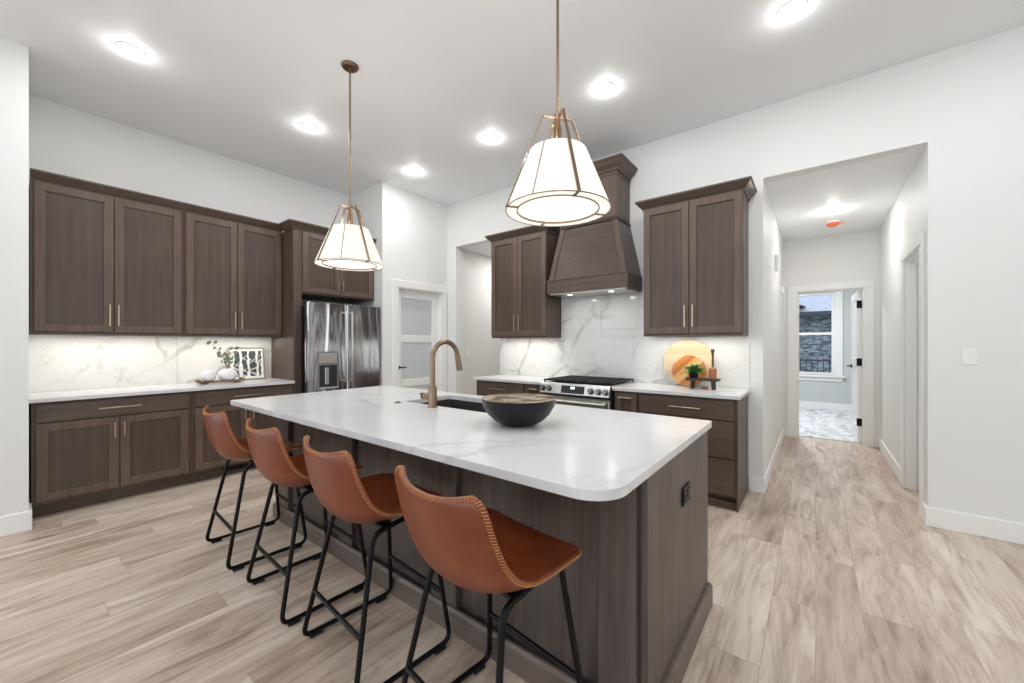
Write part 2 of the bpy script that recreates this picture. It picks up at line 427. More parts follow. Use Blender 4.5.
def window_unit(name, plane, a0, a1, z0, z1, at, mid=True, t=.05, n=1, out=1):
    """frame, sash bars; plane 'x' or 'y'"""
    m = MB()
    def bx(p0, p1, q0, q1, d0, d1):
        if plane == 'y': m.box(p0, p1, at + d0, at + d1, q0, q1)
        else: m.box(at + d0, at + d1, p0, p1, q0, q1)
    bx(a0, a0 + t, z0, z1, .02, .09); bx(a1 - t, a1, z0, z1, .02, .09); bx(a0 + t, a1 - t, z1 - t, z1, .02, .09); bx(a0 + t, a1 - t, z0, z0 + t, .02, .09)
    if mid: bx(a0 + t, a1 - t, (z0 + z1) / 2 - .025, (z0 + z1) / 2 + .025, .03, .08)
    for k in range(1, n): x = a0 + (a1 - a0) * k / n; bx(x - .04, x + .04, z0 + t, z1 - t, .021, .089)
    o = struct(m.build(name, 'trim', bevel=.003)); return o
window_unit('window_1', 'y', -4.2, -1.9, .1, 2.75, -5.12, False, n=2)
window_unit('window_2', 'y', -1.3, 1.3, .1, 2.75, -5.12, False, n=2)
window_unit('added_window_7', 'x', -3.9, -.75, .08, 2.65, -4.53, False, n=3)  # window out of view, added to brighten the left floor
window_unit('window_3', 'x', -3.6, -2.2, .75, 2.6, 5.02)
window_unit('window_4', 'x', -1.9, 1.2, .1, 2.9, 5.02, False, n=3)  # unseen window, widened to brighten the upper left wall
window_unit('window_5', 'x', 1.5, 2.4, .75, 2.6, 5.02)

# baseboards
def base(name, *boxes):
    m = MB()
    for b in boxes: m.box(*b)
    return struct(m.build(name, 'trim', bevel=.006, seg=2))
BH, BT = .14, .016
base('baseboard_left', (-4.41, -4.41 + BT, -.75, .09 + BT, 0, BH), (-4.62, -4.41, .09, .09 + BT, 0, BH))
base('baseboard_right', (HX1 - BT, 5.0, WY - BT, WY, 0, BH), (HX1 - BT, HX1, WY, 4.212, 0, BH))
base('baseboard_corner', (-.478, HX0 + BT, WY - BT, WY, 0, BH), (HX0, HX0 + BT, WY, HY, 0, BH))
base('baseboard_hall', (HX1 - BT, HX1, 5.118, HY, 0, BH), (.60, HX1 - BT, HY - BT, HY, 0, BH), (HX0 + BT, -.32, HY - BT, HY, 0, BH))
base('baseboard_passage', (-4.30, -4.30 + BT, WY + .12, 6.4, 0, BH))

# door casings
def casing(name, plane, at, sgn, a0, a1, z, w=.095, t=.018, head=.1, wl=None, wr=None):
    m = MB(); wl = wl or w; wr = wr or w
    d0, d1 = sorted((at, at + sgn * t))
    def bx(p0, p1, q0, q1, e=0):
        if plane == 'x': m.box(d0 - (e if sgn < 0 else 0), d1 + (e if sgn > 0 else 0), p0, p1, q0, q1)
        else: m.box(p0, p1, d0 - (e if sgn < 0 else 0), d1 + (e if sgn > 0 else 0), q0, q1)
    bx(a0 - wl, a0, 0, z); bx(a1, a1 + wr, 0, z); bx(a0 - wl, a1 + wr, z, z + head, .003)
    return m
m = casing('x', 'x', -4.43, 1, 3.21, 3.995, 2.085, head=.1, wr=.088)
m.box(-4.55, -4.43, 3.205, 3.21 + .012, 0, 2.085); m.box(-4.55, -4.43, 3.995 - .012, 4.0, 0, 2.085); m.box(-4.55, -4.43, 3.21, 3.995, 2.073, 2.09)
struct(m.build('trim_1', 'trim', bevel=.003))
m = casing('y', 'y', HY, -1, -.209, .496, 2.055, head=.09, wl=.108, wr=.1)
m.box(-.214, -.197, HY, HY + .12, 0, 2.055); m.box(.484, .501, HY, HY + .12, 0, 2.055); m.box(-.209, .496, HY, HY + .12, 2.04, 2.06)
m.box(-.197, -.185, HY + .04, HY + .08, 0, 2.04)
struct(m.build('trim_2', 'trim', bevel=.003))
m = casing('x', 'x', HX1, -1, 4.30, 5.03, 2.08, w=.088, head=.085)
m.box(HX1, HX1 + .12, 5.02, 5.035, 0, 2.08); m.box(HX1, HX1 + .12, 4.295, 4.31, 0, 2.08); m.box(HX1, HX1 + .12, 4.30, 5.03, 2.068, 2.085)
m.box(HX1 + .045, HX1 + .075, 5.008, 5.02, 0, 2.068); m.box(HX1 + .045, HX1 + .075, 4.31, 5.02, 2.056, 2.068)
struct(m.build('trim_3', 'trim', bevel=.003))

def lever(parent, base, out, along, L=.105):
    """black lever handle: rosette, neck, lever"""
    b, o, a = Vector(base), Vector(out), Vector(along)
    m = MB(); m.cyl(b, b + o * .012, .027, 20); m.cyl(b + o * .01, b + o * .05, .010, 12)
    m.tube([b + o * .05 - a * .008, b + o * .05 + a * L * .5, b + o * .048 + a * L], [.011, .009, .007], 10)
    return m.build('door_handle', 'black', parent, smooth=True)
# pantry door: three frosted panels
def door_leaf(name, x0, x1, z0, z1, t, panels, stile=.10, rail=.11, top=.11, bot=.2, glass='glass_frost'):
    """leaf in local x/z with thickness along y, three stacked panels as a part of their own"""
    m = MB(); m.box(x0, x0 + stile, 0, t, z0, z1); m.box(x1 - stile, x1, 0, t, z0, z1)
    m.box(x0 + stile, x1 - stile, 0, t, z0, z0 + bot); m.box(x0 + stile, x1 - stile, 0, t, z1 - top, z1)
    H = (z1 - top - z0 - bot - rail * (panels - 1)) / panels
    g = MB(); z = z0 + bot
    for k in range(panels):
        g.box(x0 + stile - .003, x1 - stile + .003, t * .35, t * .65, z - .003, z + H + .003); z += H
        if k < panels - 1: m.box(x0 + stile, x1 - stile, 0, t, z, z + rail); z += rail
    d = struct(m.build(name, 'trim', bevel=.004)); g.build('door_panel', glass, d)
    return d
d = door_leaf('door_1', 0, .757, .01, 2.07, .038, 3, stile=.105, rail=.10)
d.location = (-4.515, 3.224, 0); d.rotation_euler = (0, 0, PI / 2)
lever(d, (.05, 0, 1.0), (0, -1, 0), (1, 0, 0))
# open door of the far room, hinged on the right jamb
d = door_leaf('door_2', 0, .68, .012, 2.035, .036, 2, glass='trim')
d.location = (.482, HY + .115, 0); d.rotation_euler = (0, 0, math.radians(92.5))
lever(d, (.62, .036, 1.0), (0, 1, 0), (-1, 0, 0)); lever(d, (.62, 0, 1.0), (0, -1, 0), (-1, 0, 0))
for z in (.28, 1.08, 1.85):
    B(-.012, .012, -.012, .05, z - .05, z + .05).build('hinge', 'black', d, bevel=.002)
# closed door of the side room off the hall
d = door_leaf('door_3', 0, .70, .012, 2.05, .036, 2, glass='trim')
d.location = (HX1 + .118, 4.315, 0); d.rotation_euler = (0, 0, PI / 2)
lever(d, (.06, .036, .97), (0, 1, 0), (1, 0, 0))
o = struct(B(HX1 + .082, HX1 + .112, 5.014, 5.0205, .94, 1.02).build('trim_4', 'black', bevel=.001))

# far room
FY = 10.0
struct(B(-3.0, 2.2, 6.95, FY, -.1, .012).build('floor_far_room', 'carpet'))
struct(B(-3.0, 2.2, 6.95, FY + .15, 2.75, 2.85).build('ceiling_far_room', 'ceil'))
m = MB(); m.box(-3.0, -2.0, FY, FY + .15, 0, 2.75); m.box(-2.0, .30, FY, FY + .15, 0, .70); m.box(-2.0, .30, FY, FY + .15, 2.36, 2.75); m.box(.30, 2.2, FY, FY + .15, 0, 2.75)
struct(m.build('wall_far_room', 'green_wall'))
struct(B(-3.12, -3.0, 6.95, FY + .15, 0, 2.75).build('wall_far_room_left', 'green_wall'))
struct(B(2.2, 2.32, 6.95, FY + .15, 0, 2.75).build('wall_far_room_right', 'green_wall'))
m = MB(); m.box(-3.0, HX0 - .12, 6.85, 6.95, 0, 2.75); m.box(HX1 + .12, 2.2, 6.85, 6.95, 0, 2.75)
struct(m.build('wall_far_room_front', 'green_wall'))
base('baseboard_far_room', (-3.0, 2.2, FY - BT, FY, .012, .15))
wn = window_unit('window_6', 'y', -2.0, .30, .70, 2.36, FY + .02, n=2)
m = MB(); m.box(-2.12, -2.0, FY - .02, FY, .70, 2.36); m.box(.30, .42, FY - .02, FY, .70, 2.36); m.box(-2.12, .42, FY - .024, FY, 2.36, 2.48)
m.box(-2.16, .46, FY - .06, FY + .03, .665, .70); m.box(-2.12, .42, FY - .02, FY, .585, .665)
struct(m.build('trim_5', 'trim', bevel=.003))
g = NT('window_glass'); g.set(Base_Color=(1, 1, 1, 1), Roughness=0.0, Transmission_Weight=1.0, IOR=1.01); M['glass'] = g.m
B(-1.95, .25, FY + .068, FY + .072, .75, 2.31).build('window_pane', 'glass', wn)

# outside the far window
struct(B(-14, 14, FY + .16, 30, -.35, -.25).build('ground', 'soil'))
hs = thing('neighbour_house', 'grey stone house with a pale shingled roof seen through the far window', 'house', (-3, 15, -.25))
B(-6, 4.5, 0, 6, 0, 2.55).build('wall', 'stone', hs)
m = MB(); m.loops([[(-6.3, -.45, 2.5), (-6.3, 3, 4.6), (-6.3, 6.45, 2.5)], [(4.9, -.45, 2.5), (4.9, 3, 4.6), (4.9, 6.45, 2.5)]]); m.build('roof', 'roofing', hs)
B(-6.3, 4.9, -.56, -.44, 2.40, 2.53).build('gutter', 'gutter', hs, bevel=.01)
m = MB(); m.loops([[(.9, -.5, 2.75), (1.6, -.5, 3.15), (2.75, -.5, 2.7)], [(.9, 2.6, 2.9), (1.6, 2.6, 4.0), (2.75, 2.6, 2.8)]]); m.build('gable', 'gutter', hs)
fn = thing('metal_fence', 'dark metal railing outside below the far window', 'fence', (-2, 13, -.25))
m = MB(); m.box(-3, 4, -.015, .015, 1.12, 1.16); m.box(-3, 4, -.015, .015, .5, .54); m.build('rail', 'gutter', fn)
m = MB()
for k in range(58): x = -3 + .12 * k; m.box(x - .01, x + .01, -.01, .01, 0, 1.2)
m.build('pickets', 'gutter', fn)

# ------------------------------------------------------------------ cabinets
CROWN = [(0, 0), (.010, 0), (.012, .014), (.020, .022), (.034, .034), (.050, .054), (.058, .066), (.066, .070), (.066, .085), (0, .085)]
def crown(parent, path, z, name='crown_moulding', k=1.0, mat='wood_x'):
    return MB().sweep(path, [(o * k, z + h * k) for o, h in CROWN]).build(name, mat, parent, smooth=True, angle=25)
def shaker(parent, x0, x1, z0, z1, name='door', fw=.06, mat=('wood_f', 'wood_p'), t=.02):
    m = MB(); m.mi = 1; m.box(x0 + fw - .002, x1 - fw + .002, -t + .011, -.001, z0 + fw - .002, z1 - fw + .002); m.mi = 0
    m.box(x0, x0 + fw, -t, -.001, z0, z1); m.box(x1 - fw, x1, -t, -.001, z0, z1)
    m.box(x0 + fw, x1 - fw, -t, -.001, z0, z0 + fw); m.box(x0 + fw, x1 - fw, -t, -.001, z1 - fw, z1)
    return m.build(name, mat, parent, bevel=.0016)
def slab(parent, x0, x1, z0, z1, name='drawer', mat='wood_x', t=.02):
    return B(x0, x1, -t, -.001, z0, z1).build(name, mat, parent, bevel=.0022, seg=2)
def pull(parent, x, z, L, vertical=True, t=.02, mat='pull'):
    m = MB(); y = -t - .026; w = .005
    if vertical:
        m.box(x - w, x + w, y - w, y + w, z - L / 2, z + L / 2)
        for s in (-1, 1): m.cyl((x, -t + .001, z + s * L * .36), (x, y, z + s * L * .36), .004, 10)
    else:
        m.box(x - L / 2, x + L / 2, y - w, y + w, z - w, z + w)
        for s in (-1, 1): m.cyl((x + s * L * .36, -t + .001, z), (x + s * L * .36, y, z), .004, 10)
    return m.build('handle', mat, parent, bevel=.0015)

ROT = PI / 2   # left-wall units: local x runs along world Y, local y into the wall
# --- left wall uppers (front of the face frame at world X = -4.91)
UF = -4.91
def upper_left(y0, y1, d, label, hz, ends):
    W = y1 - y0
    t = thing('upper_cabinet', label, 'cabinet', (UF, y0, 1.40), ROT, 'wall cabinets on the left wall')
    m = MB(); m.box(0, W, 0, .305, .012, 1.22); m.box(0, W, -.006, .305, 0, .016)
    m.build('body', 'wood_v', t, bevel=.0015)
    for (a, b, hx) in d:
        dr = shaker(t, a - y0, b - y0, .024, 1.212); pull(dr, hx - y0, .173, .185)
    crown(t, [(0, 0), (W + .0008, 0)], 1.212)
    return t
upper_left(.105, 1.056, [(.126, .571, .546), (.578, 1.038, .600)], 'two-door dark wood wall cabinet beside the white wall edge, left of its twin', 0, 0)
upper_left(1.057, 1.957, [(1.074, 1.506, 1.482), (1.513, 1.943, 1.540)], 'two-door dark wood wall cabinet above the framed birch print', 0, 0)
# --- left wall bases (face frame at X=-4.62)
BF = -4.62
def base_left(y0, y1, dr, doors, label, hw, first):
    W = y1 - y0
    t = thing('base_cabinet', label, 'cabinet', (BF, y0, 0), ROT, 'base cabinets on the left wall')
    m = MB(); m.box(0, W, 0, .595, .105, .882); m.build('body', 'wood_v', t, bevel=.0015)
    B(0, W, .075, .09, 0, .106).build('toe_kick', 'wood_x', t)
    a, b = dr; s = slab(t, a - y0, b - y0, .728, .862); pull(s, (a + b) / 2 - y0, .797, .255, False)
    for a, b, hx in doors:
        q = shaker(t, a - y0, b - y0, .128, .715); pull(q, hx - y0, .61, .125)
    return t
base_left(.105, 1.056, (.128, 1.030), [(.128, .571, .543), (.577, 1.030, .600)], 'left-wall base cabinet with one wide drawer, nearest the white wall edge', 0, 1)
base_left(1.057, 1.957, (1.080, 1.943), [(1.080, 1.512, 1.482), (1.518, 1.943, 1.552)], 'left-wall base cabinet behind the two farthest stools, beside the fridge panel', 0, 0)
tag(B(WX + .002, -4.575, .094, 1.957, .882, .912).build('countertop', 'quartz', bevel=.003), 'white quartz countertop along the left wall', 'countertop')
m = MB(); m.box(WX + .001, WX + .012, .094, 1.069, .9125, 1.399); m.box(WX + .001, WX + .012, 1.071, 1.957, .9125, 1.399)
tag(m.build('backsplash', 'splash', bevel=.0008), 'white veined marble backsplash on the left wall under the wall cabinets', 'backsplash')
m = MB(); v = thing('floor_vent', 'small black toe-kick vent under the left-wall base cabinet', 'vent', (BF - .074, 1.30, 0), ROT)
m.box(0, .25, -.008, .0, .02, .10); m.build('frame', 'wood_v', v, bevel=.002)
m = MB(); m.box(.018, .232, -.0095, -.0075, .034, .086); m.mi = 1
for k in range(9): m.box(.03 + k * .022, .036 + k * .022, -.012, -.009, .034, .086)
m.build('grille', ['black', 'dark_side'], v)

# --- fridge surround: tall panel and cabinet above
t = thing('refrigerator_cabinet', 'tall dark wood fridge surround with two small doors over the refrigerator', 'cabinet', (-4.62, 1.958, 0), ROT)
m = MB(); m.box(0, .022, -.012, .598, 0, 1.90); m.build('side_panel', 'wood_v', t, bevel=.0015)
m = MB(); m.box(0, 1.013, 0, .598, 1.895, 2.62); m.build('body', 'wood_v', t, bevel=.0015)
m = MB(); m.box(.022, .09, -.001, .03, 0, 1.896); m.build('stile', 'wood_v', t)
for a, b, hx in ((.096, .535, .508), (.541, .985, .566)):
    q = shaker(t, a, b, 1.915, 2.605); pull(q, hx, 2.03, .12)
crown(t, [(0, .2225), (0, 0), (1.012, 0)], 2.612)

# --- refrigerator
fr = thing('refrigerator', 'stainless steel french-door refrigerator with water dispenser', 'refrigerator', (-4.53, 2.035, 0), ROT)
m = MB(); m.box(.03, .915, .0, .66, .02, 1.76); m.build('body', 'dark_side', fr, bevel=.004)
def fdoor(x0, x1, z0, z1, name, mat='steel'):
    pts = [(x0, -.006), (x0, -.06), (x0 + .012, -.075)] + [(x0 + (x1 - x0) * k / 8, -.077 - .006 * math.sin(PI * k / 8)) for k in range(1, 8)] + [(x1 - .012, -.075), (x1, -.06), (x1, -.006)]
    return MB().prism(pts, z0, z1).build(name, mat, fr, bevel=.003, smooth=True)
dl = fdoor(.004, .462, .765, 1.795, 'door'); drr = fdoor(.468, .930, .765, 1.795, 'door', 'steel_calm')
fz = fdoor(.004, .930, .06, .755, 'freezer_drawer')
def fhandle(par, x):
    m = MB(); m.tube([(x, -.078, 1.69), (x, -.118, 1.70), (x, -.128, 1.66), (x, -.132, 1.3), (x, -.128, .92), (x, -.118, .88), (x, -.078, .89)], .0125, 12)
    m.build('handle', 'steel_flat', par, smooth=True, angle=60)
fhandle(dl, .425); fhandle(drr, .505)
m = MB(); m.tube([(.15, -.08, .66), (.15, -.125, .66), (.78, -.125, .66), (.78, -.08, .66)], .0125, 12); m.build('handle', 'steel_flat', fz, smooth=True, angle=60)
dp = MB(); dp.box(.105, .355, -.092, -.07, .80, 1.235); dp = dp.build('dispenser', 'grey_plastic', fr, bevel=.006, seg=2)
B(.125, .335, -.0935, -.09, 1.10, 1.215).build('control_panel', 'steel_flat', dp, bevel=.002)
B(.125, .335, -.0935, -.088, .83, 1.08).build('dispenser_recess', 'dark_side', dp, bevel=.004)
B(.19, .235, -.1, -.09, .86, 1.05).build('paddle', 'steel_flat', dp, bevel=.003)
B(.12, .34, -.115, -.09, .805, .825).build('drip_tray', 'steel_flat', dp, bevel=.003)

# --- range-wall uppers (face frame at Y=3.78)
RF = 3.78
def upper_range(x0, x1, d, label):
    W = x1 - x0
    t = thing('upper_cabinet', label, 'cabinet', (x0, RF, 1.395), 0, 'wall cabinets beside the range hood')
    m = MB(); m.box(0, W, 0, .318, .012, 1.22); m.box(0, W, -.006, .318, 0, .016); m.build('body', 'wood_v', t, bevel=.0015)
    for (a, b, hx) in d:
        q = shaker(t, a - x0, b - x0, .022, 1.212); pull(q, hx - x0, .178, .2)
    crown(t, [(0, .318), (0, 0), (W, 0), (W, .318)], 1.212)
    return t
upper_range(-3.257, -2.428, [(-3.252, -2.845, -2.873), (-2.838, -2.434, -2.806)], 'dark wood wall cabinet to the left of the range hood, beside the passage')
upper_range(-1.317, -.479, [(-1.312, -.906, -.935), (-.899, -.485, -.868)], 'dark wood wall cabinet to the right of the range hood, above the cutting boards')
# --- range-wall bases (face frame at Y=3.505)
KF = 3.505
def base_range(x0, x1, label, toe=True):
    t = thing('base_cabinet', label, 'cabinet', (x0, KF, 0), 0, 'base cabinets beside the range')
    m = MB(); m.box(0, x1 - x0, 0, .592, .105, .8865); m.build('body', 'wood_v', t, bevel=.0015)
    B(0, x1 - x0, .06, .075, 0, .106).build('toe_kick', 'wood_x', t)
    return t
t = base_range(-3.262, -2.536, 'base cabinet at the passage end of the range wall')
s = slab(t, .012, .715, .715, .866); pull(s, .36, .80, .23, False)
for a, b, hx in ((.012, .360, .335), (.366, .715, .391)): q = shaker(t, a, b, .128, .703); pull(q, hx, .61, .125)
t = base_range(-2.535, -2.282, 'narrow base cabinet just left of the steel range')
q = shaker(t, .012, .241, .128, .866, fw=.05); pull(q, .126, .835, .1, False)
t = base_range(-1.500, -1.270, 'narrow pull-out base cabinet just right of the steel range')
q = shaker(t, .014, .218, .128, .866, fw=.05); pull(q, .116, .828, .125, False)
t = base_range(-1.269, -.492, 'three-drawer base cabinet under the cutting boards')
for z0, z1, hz in ((.714, .866, .79), (.412, .702, .62), (.122, .400, .32)):
    s = slab(t, .010, .762, z0, z1); pull(s, .395, hz, .255, False)
B(.777, .789, -.004, .592, 0, .8865).build('end_panel', 'wood_v', t, bevel=.0015)
m = MB(); m.box(.0, .777, .03, .06, 0, .06); m.build('base_trim', 'wood_x', t, bevel=.002)
tag(B(-3.285, -2.276, 3.462, WY - .002, .887, .917).build('countertop', 'quartz', bevel=.003), 'white quartz countertop left of the range', 'countertop')
tag(B(-1.504, -.462, 3.462, WY - .002, .887, .917).build('countertop', 'quartz', bevel=.003), 'white quartz countertop right of the range holding the cutting boards', 'countertop')
m = MB()
xs = [-3.372, -2.45, -1.235, -.472]
for a, b in zip(xs, xs[1:]):
    m.box(a + .0008, b - .0008, WY - .012, WY - .001, .918, 1.3935)
m.box(-2.425, -2.4205 + .0, WY - .012, WY - .001, 1.3945, 1.475)
for a, b in ((-2.4195, -1.9), (-1.8984, -1.319)):
    m.box(a, b, WY - .012, WY - .001, 1.3945, 1.487); m.box(a, b, WY - .012, WY - .001, 1.4886, 1.90)
tag(m.build('backsplash', 'splash', bevel=.0008), 'white veined marble backsplash behind the range up to the hood', 'backsplash')

# --- range hood
hd = thing('range_hood', 'tall tapered dark wood range hood over the steel range', 'range hood', (-1.9, WY, 0))
m = MB(); m.box(-.465, .46, -.42, -.013, 1.875, 2.02); m.box(-.470, .465, -.425, -.013, 2.015, 2.026); m.build('band', 'wood_x', hd, bevel=.002)
def taper(x0, d0, z0, x1, d1, z1): return [[(-x0, -d0, z0), (x0, -d0, z0), (x0, -.0, z0), (-x0, -.0, z0)], [(-x1, -d1, z1), (x1, -d1, z1), (x1, -.0, z1), (-x1, -.0, z1)]]
MB().loops(taper(.45, .402, 2.024, .326, .350, 2.585)).build('tapered_body', 'wood_s', hd)
for s in (-1, 1):
    m = MB()
    m.loops([[(s * .45, -.411, 2.024), (s * .387, -.411, 2.024), (s * .387, -.390, 2.024), (s * .45, -.390, 2.024)],
             [(s * .326, -.358, 2.585), (s * .272, -.358, 2.585), (s * .272, -.340, 2.585), (s * .326, -.340, 2.585)]])
    m.build('edge_board', 'wood_v', hd, bevel=.0015)
m = MB(); m.box(-.335, .335, -.365, -.001, 2.578, 2.60); m.box(-.328, .328, -.357, -.001, 2.60, 2.615); m.build('collar', 'wood_dark', hd, bevel=.003)
B(-.322, .322, -.35, -.001, 2.61, 3.09).build('chimney', 'wood_v', hd, bevel=.0015)
m = MB(); m.box(-.328, .328, -.356, -.001, 3.035, 3.055); m.build('bead', 'wood_x', hd, bevel=.003)
crown(hd, [(-.322, -.001), (-.322, -.35), (.322, -.35), (.322, -.001)], 3.075, k=1.3)
m = MB(); m.box(-.44, .435, -.40, -.02, 1.862, 1.877); ln = m.build('liner', 'steel_flat', hd, bevel=.002)
for sx in (-.24, .24): MB().cyl((sx, -.30, 1.8595), (sx, -.30, 1.8625), .028, 20).build('lamp', 'lens_soft', ln)
for sx in (-.24, .24): lamp_area('hood_light', (-1.89 + sx, WY - .30, 1.856), .6, .07, disk=True)

# --- range
rg = thing('gas_range', 'stainless slide-in gas range with black grates between the quartz counters', 'range', (-1.89, 3.40, 0))
m = MB(); m.box(-.378, .378, .05, .675, .05, .905); m.build('body', 'dark_side', rg, bevel=.003)
m = MB(); m.box(-.381, .381, .03, .680, .906, .925); m.build('cooktop', 'steel_flat', rg, bevel=.004)
m = MB(); m.loops([[(-.381, .04, .812), (-.381, -.005, .822), (-.381, .02, .915), (-.381, .05, .922)], [(.381, .04, .812), (.381, -.005, .822), (.381, .02, .915), (.381, .05, .922)]])
cp = m.build('control_panel', 'steel_flat', rg, bevel=.003)
def on_panel(x, h, o=0):   # point on the slanted fascia
    k = h / .093; return Vector((x, -.005 + .025 * k - o * .966, .822 + .093 * k + o * .26 * 0 ))
for x in (-.346, -.270, .195, .275, .347):
    k = MB(); c = on_panel(x, .045); dirv = Vector((0, -.966, .26))
    k.cyl(c, c + dirv * .008, .031, 24); k.cyl(c + dirv * .006, c + dirv * .034, .025, 24, .022)
    k = k.build('knob', 'knob_steel', cp, smooth=True)
m = MB(); a, b, c2, d2 = on_panel(-.13, .012, .002), on_panel(.127, .012, .002), on_panel(.127, .085, .002), on_panel(-.13, .085, .002)
off = Vector((0, .004, 0)); m.loops([[a, b, c2, d2], [a + off, b + off, c2 + off, d2 + off]]); dsp = m.build('display', 'black_gloss', cp)
m = MB(); a, b, c2, d2 = on_panel(-.022, .055, .0035), on_panel(.02, .055, .0035), on_panel(.02, .075, .0035), on_panel(-.022, .075, .0035)
m.loops([[a, b, c2, d2], [a + off * .4, b + off * .4, c2 + off * .4, d2 + off * .4]]); m.build('clock', 'clock', dsp)
for q in range(9):
    for r in range(3):
        x = -.118 + q * .029
        if abs(x) < .03 and r == 2: continue
        a = on_panel(x, .024 + r * .021, .0035); B(a.x - .004, a.x + .004, a.y, a.y + .002, a.z - .002, a.z + .002).build('button', 'grey_plastic', dsp)
m = MB(); m.box(-.378, .378, .012, .05, .20, .795); od = m.build('oven_door', 'steel_flat', rg, bevel=.004)
B(-.28, .28, .009, .013, .33, .66).build('oven_window', 'black_gloss', od, bevel=.002)
m = MB(); m.tube([(-.36, -.035, .755), (.36, -.035, .755)], .0135, 14); m.box(-.35, -.325, -.03, .013, .742, .768); m.box(.325, .35, -.03, .013, .742, .768); m.build('handle', 'steel_flat', od, smooth=True)
m = MB(); m.box(-.378, .378, .015, .05, .055, .19); m.build('lower_drawer', 'steel_flat', rg, bevel=.004)
B(-.370, .370, .055, .66, .9245, .928).build('burner_pan', 'black_gloss', rg)
for gx in (-.25, 0, .25):
    m = MB(); x0, x1 = gx - .122, gx + .122
    z0, z1 = .94, .956
    for x in (x0, x1 - .012): m.box(x, x + .012, .06, .65, z0, z1)
    for y in (.06, .25, .345, .45, .638): m.box(x0, x1, y, y + .012, z0, z1)
    for yy in (.10, .15, .20, .30, .40, .50, .55, .60): m.box(gx - .10, gx + .10, yy, yy + .008, z0 + .003, z1 + .003)
    m.box(gx - .006, gx + .006, .06, .65, z0 + .003, z1 + .003)
    for x in (x0, x1 - .012):
        for y in (.06, .638): m.box(x, x + .012, y, y + .012, .926, z0)
    m.build('grate', 'black_iron', rg, bevel=.0015)
for bx, by, r in ((-.25, .20, .045), (-.25, .50, .038), (0, .35, .055), (.25, .20, .04), (.25, .50, .05)):
    m = MB(); m.lathe([(0, .927), (r, .927), (r, .936), (r * .8, .936), (r * .8, .944), (0, .944)], (bx, by, 0), 24); m.build('burner', 'black_iron', rg, smooth=True)

# ------------------------------------------------------------------ island
IZ = .92
isl = thing('kitchen_island', 'large dark stained island base under the long white quartz top', 'island', (0, 0, 0))
m = MB(); m.box(-3.24, -2.31, 1.295, 2.19, .0, IZ - .0305); m.box(-1.475, -.4558, 1.295, 2.19, .0, IZ - .0305)
m.box(-2.31, -1.475, 1.295, 1.66, .0, IZ - .0305); m.box(-2.31, -1.475, 1.66, 2.19, .0, .66); m.box(-2.31, -1.475, 2.175, 2.19, .66, IZ - .0305)
m.build('body', 'wood_isl', isl, bevel=.001)
for a, b in ((-3.26, -3.07), (-2.37, -2.20), (-1.48, -1.31), (-.60, -.468)):
    B(a, b, 1.265, 1.2945, .0, IZ - .031).build('post', 'wood_isl', isl, bevel=.0015)
ep = B(-.4555, -.435, 1.285, 2.19, 0, IZ - .031).build('end_panel', 'wood_isl', isl, bevel=.0015)
B(-3.262, -3.2405, 1.285, 2.19, 0, IZ - .031).build('end_panel', 'wood_isl', isl, bevel=.0015)
PR = [(0, 0), (.022, 0), (.022, .093), (.012, .106), (0, .106)]
MB().sweep([(-3.2625, 2.19), (-3.2625, 1.2645), (-.4545, 1.2645), (-.4345, 1.28), (-.4345, 2.19)], PR).build('base_trim', 'wood_isl_x', isl)
# countertop with the sink cut-out
SX0, SX1, SY0, SY1 = -2.272, -1.512, 1.705, 2.125
outer = rect_round(-3.30, -.425, .966, 2.25, (.03, .115, .02, .02), 10)
inner = rect_round(SX0, SX1, SY0, SY1, (.02,) * 4, 5)
bm = bmesh.new()
def ring_edges(pts, z):
    vs = [bm.verts.new((x, y, z)) for x, y in pts]
    return vs, [bm.edges.new((vs[i], vs[(i + 1) % len(vs)])) for i in range(len(vs))]
for z in (IZ - .03, IZ):
    o_, eo = ring_edges(outer, z); i_, ei = ring_edges(inner, z)
    bmesh.ops.triangle_fill(bm, use_beauty=True, use_dissolve=False, edges=eo + ei)
    if z < IZ - .01: lo, li = o_, i_
for A, Bq in ((lo, o_), (li, i_)):
    for k in range(len(A)):
        bm.faces.new([A[k], A[(k + 1) % len(A)], Bq[(k + 1) % len(A)], Bq[k]])
mm = MB(); mm.bm.free(); mm.bm = bm
tag(mm.build('island_countertop', 'quartz', bevel=.0035, seg=2), 'long white quartz slab with rounded corners on the island', 'countertop')
# sink
sk = thing('kitchen_sink', 'dark undermount sink set in the island top beside the faucet', 'sink', (0, 0, 0))
m = MB(); zt, zb = IZ - .031, .68
a = rect_round(SX0 - .02, SX1 + .02, SY0 - .02, SY1 + .02, (.03,) * 4, 5); b = rect_round(SX0 + .004, SX1 - .004, SY0 + .004, SY1 - .004, (.02,) * 4, 5)
c_ = rect_round(SX0 + .01, SX1 - .01, SY0 + .01, SY1 - .01, (.03,) * 4, 5)
m.loops([[(x, y, zb - .01) for x, y in a], [(x, y, zt) for x, y in a], [(x, y, zt) for x, y in b], [(x, y, zb + .01) for x, y in c_]])
m.build('basin', 'sinkm', sk, smooth=True)
m = MB(); m.lathe([(0, zb + .0105), (.045, zb + .0105), (.045, zb + .014), (.03, zb + .014), (.025, zb + .012), (0, zb + .012)], (-1.89, 1.92, 0), 24); m.build('drain', 'steel_flat', sk, smooth=True)
